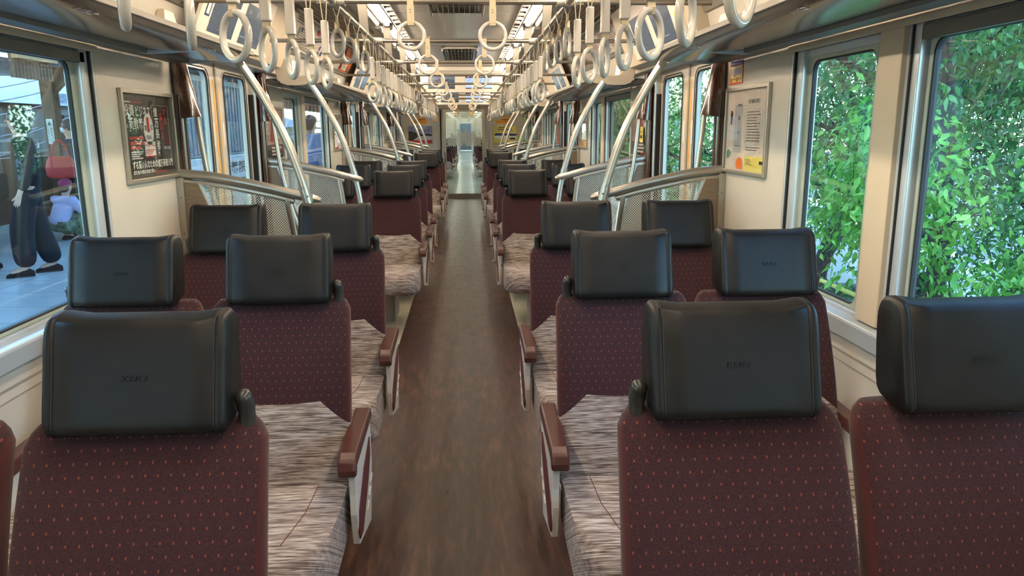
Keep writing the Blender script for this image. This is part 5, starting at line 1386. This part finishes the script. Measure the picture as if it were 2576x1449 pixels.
m = MB(); put_text(m, '喜堂本店', (3.13, 0.4, 4.28), (0, 1, 0), (0, 0, 1), 2.4, 0.36); m.obj('sign_lettering', 'ink_white', sbo)
house('white_house', 'white house with a blue-grey roof beyond the platform', -17, 36, 12, 7, 4.6, 'offwhite', 'roofgrey', -2.5)
house('grey_house', 'low grey-roofed house farther along the street', -15, 52, 12, 7, 4.2, 'offwhite', 'roofgrey', -2.5)
m = MB().box(-90, -7.2, -30, 140, -3.2, -3.0); m.box(-7.2, 90, -30, 140, -3.2, -3.0); struct(m.obj('ground', 'asphalt'))
for i, (x_, y_) in enumerate([(-10.5, 14.5), (-10.8, 26.0)]):
    T = thing('utility_pole', 'grey utility pole carrying wires, %s along the street' % ORD[i], 'utility pole', (x_, y_, -3.0), 0, 'utility poles')
    MB().tube([(0, 0, 0), (0, 0, 8.5)], [0.16, 0.11], 12).obj('pole', 'concrete', T, smooth=True); MB().box(-1.0, 1.0, -0.05, 0.05, 7.4, 7.5).obj('crossarm', 'steel', T); MB().box(-0.7, 0.7, -0.05, 0.05, 6.5, 6.58).obj('crossarm', 'steel', T)
    MB().tube([(0.35, 0, 5.6), (0.35, 0, 6.3)], 0.18, 12).obj('transformer', 'offwhite', T, smooth=True)
for k in range(9):
    z_ = 4.6 - 0.30 * k + 0.05 * (k % 3); xx = -10.4 + 0.22 * (k % 4)
    pts = [(xx, 14.5 + 11.5 * j / 14 * 1.0 - 8.0, z_ - 3.0 + 1.4 * ((j / 14 - 0.5) ** 2) * 1.2 + 0.45) for j in range(0, 30)]
    o = MB().tube(pts, 0.014, 4).obj('overhead_wire', 'ink_grey'); tag(o, 'overhead wire along the street beyond the platform, %s from the top' % ORD[k], 'wire', 'overhead wires')

# ================================================================== OUTSIDE, RIGHT: RETAINING WALL, CARS
m = MB().box(1.75, 2.9, -4, 60, -3.0, -0.55); struct(m.obj('kerb_track', 'concrete'))
T = thing('retaining_wall', 'pale concrete wall sloping beside the track', 'wall', (3.5, 12, -3.0))
m = MB(); m.prism([(-0.35, 0), (0.5, 0), (0.25, 2.75), (-0.05, 2.75)], -16, 26, 'Y'); m.obj('wall_body', 'concrete', T)
T = thing('yellow_handrail', 'yellow tubular handrail on the concrete wall', 'handrail', (3.28, 6.2, -0.25))
m = MB(); m.tube([(0, -3.0, 0.38), (0, 0.35, 0.38), (0, 0.42, 0.36), (0.0, 0.46, 0.25), (0, 0.46, 0.0)], 0.02, 8); m.obj('rail', 'ink_yellow', T, smooth=True)
for q in (-2.6, -1.1): MB().tube([(0, q, 0), (0, q, 0.38)], 0.018, 8).obj('post', 'ink_yellow', T)
MT['carwhite'] = plain('car_paint_white', srgb(232, 236, 240), 0.2, coat=0.8, vary=0.0)
MT['carblue'] = plain('car_paint_silver_blue', srgb(150, 172, 196), 0.2, coat=0.8, metal=0.4, vary=0.0)
MT['carglass'] = plain('car_window', srgb(34, 44, 54), 0.08, coat=0.5, vary=0.0)
def car(x, y, rz, mat, label):
    T = thing('parked_car', label, 'car', (x, y, -3.0 + 1.0), rz, 'parked cars beyond the trees')
    side = [(-2.1, .35), (-2.15, .7), (-2.0, .95), (-1.1, 1.05), (-.55, 1.45), (.9, 1.5), (1.6, 1.1), (2.05, 1.0), (2.15, .6), (2.1, .35)]
    rings = []
    for u in (-.86, -.82, -.6, .6, .82, .86):
        k = 1.0 if abs(u) < .7 else (.97 if abs(u) < .85 else .9)
        rings.append([(u * (1.0 if z_ < 1.0 else .86), y_ * k, .35 + (z_ - .35) * k) for y_, z_ in side])
    MB().loft(rings).obj('body', mat, T, smooth=30)
    m = MB(); m.box(-.73, .73, -.62, .95, 1.08, 1.38); m.obj('side_glass', 'carglass', T)
    m = MB(); m.prism([(-1.12, 1.05), (-.60, 1.42), (-.57, 1.40), (-1.06, 1.02)], -.62, .62, 'X'); m.obj('windscreen', 'carglass', T)
    for a in (-1.35, 1.35):
        for b in (-.8, .8): m = MB(); m.tube([(b - .1, a, .33), (b + .1, a, .33)], .33, 18); m.obj('wheel', 'rubber', T, smooth=40)
    for b in (-.6, .6): MB().box(b - .18, b + .18, -2.14, -2.1, .68, .82).obj('headlight', 'offwhite', T, bevel=.02)
m = MB().box(5.2, 30, -6, 70, -3.0, -2.0); struct(m.obj('ground_car_park', 'asphalt'))
for x_, y_, rz, mt_, lb in [(8.3, 15.5, 1.2, 'carwhite', 'white parked car seen between branches, the nearest one'), (9.6, 20.0, 1.3, 'carblue', 'silver-blue parked car behind the white one'), (9.8, 11.0, 1.2, 'carwhite', 'white parked car behind the large trunk'), (11.0, 26.0, 1.2, 'carblue', 'silver-blue parked car farther off')]: car(x_, y_, rz, mt_, lb)

# ================================================================== TREES
def leafmat(name, c1, c2, c3):
    t = NT(name)
    g = t.n('ShaderNodeNewGeometry'); n1 = t.noise(t.coord(), 0.9, 2)
    col = t.ramp(t.math('ADD', t.math('MULTIPLY', g.outputs['Random Per Island'], 0.6), t.math('MULTIPLY', n1, 0.4)), [(0.2, c1), (0.5, c2), (0.85, c3)])
    t.P(col=col, rough=0.38)
    tl = t.n('ShaderNodeBsdfTranslucent'); t.t.links.new(t.mix(0.35, col, (0.16, 0.42, 0.05, 1)), tl.inputs[0])
    mx = t.n('ShaderNodeMixShader'); mx.inputs[0].default_value = 0.42
    t.t.links.new(t.b.outputs[0], mx.inputs[1]); t.t.links.new(tl.outputs[0], mx.inputs[2]); t.t.links.new(mx.outputs[0], t.out.inputs[0])
    return t.m
MT['leaf_a'] = leafmat('leaf_mid_green', srgb(26, 68, 42), srgb(46, 98, 54), srgb(92, 142, 76))
MT['leaf_b'] = leafmat('leaf_bright_green', srgb(70, 132, 54), srgb(106, 166, 70), srgb(150, 196, 96))
MT['leaf_c'] = leafmat('leaf_deep_green', srgb(24, 62, 36), srgb(42, 90, 48), srgb(76, 124, 64))
MT['bark'] = plain('dark_bark', srgb(66, 58, 52), 0.85, vary=0.3, vs_=20)
def leaves_mesh(name, pos, dirs, size, mat, parent, squash=0.42):
    """one folded leaf of four points per entry of pos, hanging along dirs"""
    n = len(pos)
    d = dirs / np.linalg.norm(dirs, axis=1, keepdims=True)
    r = rng.normal(size=(n, 3)); side = np.cross(d, r); side /= np.linalg.norm(side, axis=1, keepdims=True)
    nn = np.cross(side, d)
    L = size * rng.uniform(0.6, 1.2, (n, 1)); W = L * squash
    p0 = pos; p1 = pos + d * L * 0.42 + side * W * 0.5 + nn * L * 0.08; p2 = pos + d * L; p3 = pos + d * L * 0.42 - side * W * 0.5 + nn * L * 0.08
    pa = pos + d * L * 0.18 + side * W * 0.36; pb = pos + d * L * 0.18 - side * W * 0.36
    V = np.stack([p0, pa, p1, p2, p3, pb], 1).reshape(-1, 3)
    me = bpy.data.meshes.new(name)
    me.vertices.add(6 * n); me.vertices.foreach_set('co', V.ravel())
    me.loops.add(8 * n); me.polygons.add(2 * n)
    base = np.arange(n)[:, None] * 6
    li = np.concatenate([base + np.array([[0, 1, 2, 3]]), base + np.array([[0, 3, 4, 5]])], 1).ravel()
    me.loops.foreach_set('vertex_index', li.astype(np.int32)); me.polygons.foreach_set('loop_start', (np.arange(2 * n) * 4).astype(np.int32))
    me.polygons.foreach_set('loop_total', np.full(2 * n, 4, np.int32)); me.update(calc_edges=True); me.validate()
    me.materials.append(MT[mat]); o = bpy.data.objects.new(name, me); COL.objects.link(o); o.parent = parent
    return o
def tree(x, y, base, h, spread, n_spray, per, size, mat, label, name='leafy_tree', lean=(0, 0), low=0.3, seed=1, droop=0.7, trunk=0.16, group=None):
    T = thing(name, label, 'tree', (x, y, base), 0, group); R = random.Random(seed)
    tm = MB(); ends = []
    def limb(p, d, length, r, depth):
        pts = [p]; q = Vector(p); dd = Vector(d).normalized()
        for i in range(5):
            dd = (dd + Vector((R.uniform(-.22, .22), R.uniform(-.22, .22), R.uniform(-.08, .12)))).normalized(); q = q + dd * length / 5; pts.append(tuple(q))
        tm.tube(pts, [r * (1 - .13 * i) for i in range(6)], 7 if depth < 2 else 5)
        for pp in pts[2:]: ends.append(Vector(pp)) if depth >= 1 else None
        if depth < 3:
            for k in range(R.choice([3, 4]) if depth else 7):
                b = Vector(pts[R.choice([2, 3, 4, 5])] if depth else pts[min(5, 1 + k)])
                ang = R.uniform(0, 2 * PI); out = Vector((math.cos(ang), math.sin(ang), R.uniform(-.05, .75)))
                limb(tuple(b), (dd * .45 + out).normalized(), length * (R.uniform(.5, .7) if depth else spread / h * R.uniform(.75, 1.05)), r * .5, depth + 1)
    limb((0, 0, 0), (lean[0], lean[1], 1), h * .75, trunk, 0)
    tm.obj('trunk', 'bark', T, smooth=True)
    E_ = np.array([tuple(e) for e in ends]); idx = rng.integers(0, len(E_), n_spray)
    c = E_[idx] + rng.normal(scale=spread * .13, size=(n_spray, 3)); c = c[c[:, 2] > h * low * .4]
    n_spray = len(c)
    ax = rng.normal(size=(n_spray, 3)); ax[:, 2] = ax[:, 2] * .3 - droop; ax /= np.linalg.norm(ax, axis=1, keepdims=True)
    t_ = rng.uniform(0, 1, (n_spray, per, 1)); pos = c[:, None, :] + ax[:, None, :] * t_ * size * 7 + rng.normal(scale=size * .45, size=(n_spray, per, 3))
    dr = ax[:, None, :] * .6 + rng.normal(scale=.55, size=(n_spray, per, 3)); dr[:, :, 2] -= .35
    leaves_mesh('foliage', pos.reshape(-1, 3), dr.reshape(-1, 3), size, mat, T)
    return T
tree(5.3, 8.0, -3.0, 7.6, 3.1, 2300, 13, 0.085, 'leaf_a', 'large mid-green tree close outside the right windows, dark forked trunk', seed=4, low=0.35)
tree(6.0, 12.2, -2.0, 7.4, 3.4, 2300, 12, 0.085, 'leaf_a', 'mid-green tree with crossing branches outside the narrow right window', seed=9, low=0.25)
tree(4.05, 5.25, -3.0, 4.5, 1.35, 620, 12, 0.095, 'leaf_b', 'bright yellow-green young tree nearest the large right window', seed=17, low=0.5, trunk=0.05)
tree(8.8, 9.6, -2.0, 8.5, 3.8, 3600, 12, 0.10, 'leaf_c', 'deep green tree behind the forked tree', seed=23, low=0.2)
tree(4.6, 19.0, -3.0, 7.6, 3.0, 1900, 12, 0.10, 'leaf_b', 'bright green tree seen through the nearest right door', seed=31, low=0.2)
tree(9.0, 17.5, -2.0, 9.0, 4.0, 2000, 12, 0.12, 'leaf_a', 'tall green tree beyond the parked white car', seed=37, low=0.35)
tree(5.0, 30.0, -3.0, 8.5, 3.4, 1500, 12, 0.13, 'leaf_a', 'green tree farther along the right side of the track', seed=41, low=0.2)
tree(13.0, 13.0, -2.0, 10.0, 5.0, 3000, 12, 0.15, 'leaf_a', 'sunlit tree at the back of the car park', seed=43, low=0.1)
tree(14.0, 24.0, -2.0, 10.0, 5.0, 1600, 12, 0.17, 'leaf_c', 'deep green tree at the far end of the car park', seed=47, low=0.1)
tree(6.5, 42.0, -3.0, 10.0, 4.5, 1200, 12, 0.18, 'leaf_c', 'most distant tree on the right of the track', seed=53, low=0.1)
tree(4.1, 13.4, -3.0, 7.0, 2.0, 1500, 12, 0.09, 'leaf_b', 'bright weeping tree close to the nearest right door', seed=83, low=0.15)
tree(15.5, 6.5, -2.0, 11.0, 5.5, 2400, 12, 0.17, 'leaf_c', 'deep green tree at the near end of the car park', seed=89, low=0.1)
tree(5.6, 24.0, -3.0, 8.0, 2.8, 1500, 12, 0.12, 'leaf_b', 'bright green tree beside the track past the second right door', seed=97, low=0.15)
tree(-24.0, 28.0, -3.0, 10.5, 4.5, 1400, 12, 0.17, 'leaf_b', 'yellow-green tree behind the shop house', seed=61, low=0.2)
tree(-27.0, 40.0, -3.0, 12.0, 5.5, 1400, 12, 0.20, 'leaf_b', 'tall yellow-green tree behind the white house', seed=67, low=0.2)
tree(-27.0, 20.0, -3.0, 12.0, 5.5, 1400, 12, 0.20, 'leaf_c', 'deep green tree at the left end of the town view', seed=71, low=0.2)
tree(-23.0, 50.0, -3.0, 9.0, 4.0, 900, 12, 0.2, 'leaf_a', 'mid-green street tree far beyond the platform', seed=73, low=0.2)

# ================================================================== PEOPLE ON THE PLATFORM
MT['skin'] = plain('skin', srgb(214, 170, 146), 0.5, vary=0.03)
MT['hair'] = plain('dark_hair', srgb(34, 28, 26), 0.5, vary=0.1, vs_=60)
MT['hair_grey'] = plain('grey_brown_hair', srgb(84, 72, 66), 0.55, vary=0.1, vs_=60)
MT['cloth_black'] = plain('black_cloth', srgb(16, 17, 20), 0.85, vary=0.1)
MT['cloth_denim'] = plain('dark_denim', srgb(20, 24, 32), 0.85, vary=0.15, vs_=20)
MT['cloth_beige'] = plain('beige_cloth', srgb(170, 158, 140), 0.85, vary=0.06)
MT['cloth_slate'] = plain('slate_cloth', srgb(70, 76, 86), 0.85, vary=0.06)
MT['cloth_blue'] = plain('pale_blue_shirt', srgb(130, 180, 236), 0.8, vary=0.04)
MT['cloth_lilac'] = plain('lilac_hoodie_cloth', srgb(196, 190, 226), 0.85, vary=0.04)
MT['cloth_olive'] = plain('olive_camouflage_cloth', srgb(120, 132, 106), 0.85, vary=0.35, vs_=16)
MT['cloth_rose'] = plain('rose_cap_cloth', srgb(170, 60, 96), 0.8, vary=0.04)
MT['cloth_red'] = plain('coral_red_bag_cloth', srgb(204, 64, 60), 0.7, vary=0.05)
MT['maskwhite'] = plain('white_mask', srgb(226, 230, 236), 0.7, vary=0.02)
def skin_obj(name, mat, parent, verts, edges, radii, sub=2, smooth_=True):
    me = bpy.data.meshes.new(name); me.from_pydata([tuple(v) for v in verts], edges, []); me.update()
    o = bpy.data.objects.new(name, me); COL.objects.link(o); o.parent = parent
    md = o.modifiers.new('skin', 'SKIN'); md.use_smooth_shade = True
    for i, r in enumerate(radii):
        d = me.skin_vertices[0].data[i]; d.radius = r if hasattr(r, '__len__') else (r, r); d.use_root = (i == 0)
    sb = o.modifiers.new('smooth', 'SUBSURF'); sb.levels = sub; sb.render_levels = sub
    me.materials.append(MT[mat]); return o
def person(label, loc, rz, k, top, trousers, hair, shoe='cloth_black', pose='stand', stride=0.16, sleeve=1.0, wide=1.0, mask=False, bob=False, arms=(0.0, 0.0)):
    T = thing('person', label, 'person', loc, rz); J = {}
    if pose == 'stand':
        J = dict(pel=(0, 0, .94), sp=(0, .005, 1.10), ch=(0, 0, 1.29), nk0=(0, .01, 1.42), nk=(0, 0, 1.47), h0=(0, -.012, 1.545), h1=(0, -.012, 1.615), h2=(0, 0, 1.675))
        for q, nm in ((-1, 'l'), (1, 'r')):
            st = stride * q
            J.update({nm + 'hip': (.09 * q, 0, .90), nm + 'kn': (.10 * q, -.03 - st * .55, .50), nm + 'an': (.105 * q, .03 - st, .09), nm + 'to': (.115 * q, -.12 - st, .035),
                      nm + 'sh': (.175 * q, .01, 1.385), nm + 'el': (.235 * q, .05 + arms[0], 1.12), nm + 'wr': (.245 * q, -.06 + arms[1], .90), nm + 'pa': (.245 * q, -.085 + arms[1], .825)})
    else:   # crouching
        J = dict(pel=(0, .10, .24), sp=(0, .07, .42), ch=(0, -.02, .62), nk0=(0, -.06, .72), nk=(0, -.08, .77), h0=(0, -.10, .84), h1=(0, -.10, .91), h2=(0, -.09, .97))
        for q, nm in ((-1, 'l'), (1, 'r')):
            J.update({nm + 'hip': (.10 * q, .06, .24), nm + 'kn': (.16 * q, -.28, .46), nm + 'an': (.12 * q, -.10, .08), nm + 'to': (.13 * q, -.26, .035),
                      nm + 'sh': (.16 * q, -.03, .68), nm + 'el': (.22 * q, -.16, .48), nm + 'wr': (.14 * q, -.36, .50), nm + 'pa': (.11 * q, -.42, .49)})
    J = {a: Vector(b) * k for a, b in J.items()}
    names = ['pel', 'sp', 'ch', 'nk0', 'nk', 'h0', 'h1', 'h2']; rad = [(.125, .085), (.11, .08), (.13, .09), (.07, .06), (.052, .055), (.075, .085), (.090, .105), (.062, .078)]
    V = [J[n] for n in names]; E = [(i, i + 1) for i in range(7)]
    def add(n, par, r, pos=None): V.append(J[n] if pos is None else pos); rad.append(r); E.append((par, len(V) - 1)); return len(V) - 1
    for nm in ('l', 'r'):
        a = add(nm + 'hip', 0, .085); a = add(nm + 'kn', a, .055); a = add(nm + 'an', a, .038); add(nm + 'to', a, .034)
        a = add(nm + 'sh', 2, .056); a = add(nm + 'el', a, .042); a = add(nm + 'wr', a, .028); p = add(nm + 'pa', a, (.024, .018))
        fd = (J[nm + 'pa'] - J[nm + 'wr']).normalized(); sd = Vector((0, 1, 0)) if abs(fd.y) < .8 else Vector((1, 0, 0)); sd = (sd - fd * fd.dot(sd)).normalized()
        for j, (o_, ln) in enumerate(((-.022, .060), (-.008, .072), (.008, .068), (.021, .052))):
            b = J[nm + 'pa'] + fd * .02 * k + sd * o_ * k; f1 = b + fd * ln * .5 * k; f2 = f1 + (fd * .45 + sd.cross(fd) * .18) * ln * k
            q1 = add(None, p, .0095, b); q2 = add(None, q1, .0085, f1); add(None, q2, .007, f2)
        th = J[nm + 'pa'] - sd * .030 * k; q1 = add(None, p, .0105, th); add(None, q1, .008, th - sd * .02 * k + fd * .035 * k)
    rad = [(r[0] * k, r[1] * k) if hasattr(r, '__len__') else r * k for r in rad]
    skin_obj('body', 'skin', T, V, E, rad)
    # trousers
    tv = [J['pel'] + Vector((0, 0, .07 * k)), J['pel'] - Vector((0, 0, .03 * k))]; te = [(0, 1)]; tr = [(.18 * k, .145 * k), (.18 * k, .15 * k)]
    for nm in ('l', 'r'):
        for n_, r, par in ((nm + 'hip', .125, 1), (nm + 'kn', .094 * wide, None), (nm + 'an', .088 * wide, None)):
            tv.append(J[n_] + (Vector((0, 0, -.01 * k)) if n_.endswith('an') else Vector((0, 0, 0)))); te.append((par if par is not None else len(tv) - 2, len(tv) - 1)); tr.append(r * k)
    skin_obj('trousers', trousers, T, tv, te, tr)
    # top
    up_ = J['nk0'].lerp(J['ch'], .35)
    jv = [J['pel'] + (Vector((0, 0, -.07 * k)) if pose == 'stand' else Vector((0, .02, .0))), J['sp'], J['ch'], up_, J['nk0']]; je = [(0, 1), (1, 2), (2, 3), (3, 4)]; jr = [(.19 * k, .15 * k), (.175 * k, .145 * k), (.19 * k, .14 * k), (.165 * k, .12 * k), (.085 * k, .08 * k)]
    for nm in ('l', 'r'):
        for n_, r, par in ((nm + 'sh', .092, 3), (nm + 'el', .072, None), (nm + 'wr', .055, None)):
            if n_.endswith('wr') and sleeve < 1: continue
            jv.append(J[n_]); je.append((par if par is not None else len(jv) - 2, len(jv) - 1)); jr.append(r * k)
    skin_obj('jacket' if sleeve == 1.0 else 'shirt', top, T, jv, je, jr)
    H = J['h1']; hs = MB()
    if hair == 'cap':
        hs.ball((H.x, H.y + .01 * k, H.z + .035 * k), (.098 * k, .115 * k, .085 * k), 16, 8); c = hs.obj('cap', 'cloth_rose' if pose != 'stand' else 'cloth_slate', T, smooth=True)
        b = MB(); b.prism([(-.07 * k, -.09 * k), (-.06 * k, -.17 * k), (0, -.195 * k), (.06 * k, -.17 * k), (.07 * k, -.09 * k)], H.z + .02 * k, H.z + .03 * k, 'Z'); b.obj('cap_peak', 'cloth_rose' if pose != 'stand' else 'cloth_slate', c)
        hb = MB(); hb.ball((H.x, H.y + .045 * k, H.z - .03 * k), (.088 * k, .075 * k, .09 * k), 14, 7); hb.obj('hair', 'hair', T, smooth=True)
    else:
        hs.ball((H.x, H.y + .022 * k, H.z + .022 * k), (.102 * k, .112 * k, .098 * k), 16, 8)
        hs.obj('hair', hair, T, smooth=True)
        if bob: b = MB(); b.ball((H.x, H.y + .035 * k, H.z - .045 * k), (.112 * k, .092 * k, .105 * k), 16, 8); b.obj('hair', hair, T, smooth=True)
    # face
    fy = H.y - .095 * k
    n = MB(); n.tube([(H.x, fy + .012 * k, H.z + .012 * k), (H.x, fy - .012 * k, H.z - .022 * k)], [.006 * k, .012 * k], 8); n.obj('nose', 'skin', T, smooth=True)
    for q in (-1, 1):
        e = MB(); e.ball((H.x + .033 * q * k, fy + .014 * k, H.z + .012 * k), (.011 * k, .006 * k, .006 * k), 8, 5); e.obj('eye', 'hair', T, smooth=True)
        e = MB(); e.ball((H.x + .082 * q * k, H.y + .0 * k, H.z - .008 * k), (.010 * k, .018 * k, .028 * k), 8, 5); e.obj('ear', 'skin', T, smooth=True)
    m = MB(); m.ball((H.x, fy + .012 * k, H.z - .05 * k), (.024 * k, .005 * k, .005 * k), 8, 5); m.obj('mouth', 'cloth_rose', T, smooth=True)
    if mask: m = MB(); m.ball((H.x, H.y - .062 * k, H.z - .038 * k), (.068 * k, .045 * k, .048 * k), 12, 6); m.obj('face_mask', 'maskwhite', T, smooth=True)
    for nm in ('l', 'r'):
        a, t_ = J[nm + 'an'], J[nm + 'to']; s_ = MB(); rings = []
        for f, wv, hv in ((-.45, .032, .05), (-.2, .042, .075), (.2, .045, .08), (.6, .047, .06), (1.0, .05, .045), (1.25, .035, .03)):
            c_ = a.lerp(t_, f); rings.append([(c_.x + wv * k * math.cos(b_), c_.y, max(0.0, hv * k * .5 + hv * k * .55 * math.sin(b_))) for b_ in np.linspace(0, 2 * PI, 13)[:-1]])
        s_.loft(rings); s_.obj('shoe', shoe, T, smooth=60)
        so = MB(); so.box(a.x - .045 * k, a.x + .045 * k, t_.y - .04 * k, a.y + .055 * k, 0.0, .018 * k); so.obj('shoe_sole', 'maskwhite' if mask else 'rubber', T)
    return T
person('person with bobbed dark hair, black jacket and wide dark jeans standing on the platform', (-4.57, 8.2, 0), math.radians(-62), 1.0, 'cloth_black', 'cloth_denim', 'hair', bob=True, wide=1.3, stride=0.13)
person('person in black jacket and beige trousers at the left edge of the window', (-5.22, 8.45, 0), math.radians(-40), 0.98, 'cloth_black', 'cloth_beige', 'hair', wide=1.1, stride=0.05)
person('child crouching in lilac hoodie and rose cap, seen from behind', (-5.56, 10.75, 0), math.radians(160), 0.84, 'cloth_lilac', 'cloth_olive', 'cap', pose='crouch')
person('person in slate top and white face mask standing behind the crouching child', (-5.60, 11.25, 0), math.radians(-75), 0.965, 'cloth_slate', 'cloth_black', 'hair_grey', mask=True, stride=0.05)
person('person in pale blue shirt and cap on the platform beyond the second left window', (-2.36, 12.0, 0), math.radians(150), 1.0, 'cloth_blue', 'cloth_black', 'cap', stride=0.04)
T = thing('shoulder_bag', 'coral red cloth bag held beside the masked person', 'bag', (-5.62, 10.95, 0.86))
m = MB(); rings = []
for z_, a, b in ((0, .15, .09), (.03, .19, .11), (.14, .20, .11), (.25, .17, .09), (.30, .14, .05)): rings.append([(a * math.copysign(abs(math.cos(q)) ** .7, math.cos(q)), b * math.copysign(abs(math.sin(q)) ** .7, math.sin(q)), z_) for q in np.linspace(0, 2 * PI, 21)[:-1]])
m.loft(rings); m.obj('bag_body', 'cloth_red', T, smooth=50)
m = MB(); m.tube(catmull([(-.12, 0, .29), (-.08, 0, .45), (0, 0, .52), (.08, 0, .45), (.12, 0, .29)], 5), .012, 6); m.obj('handle', 'cloth_red', T, smooth=True)
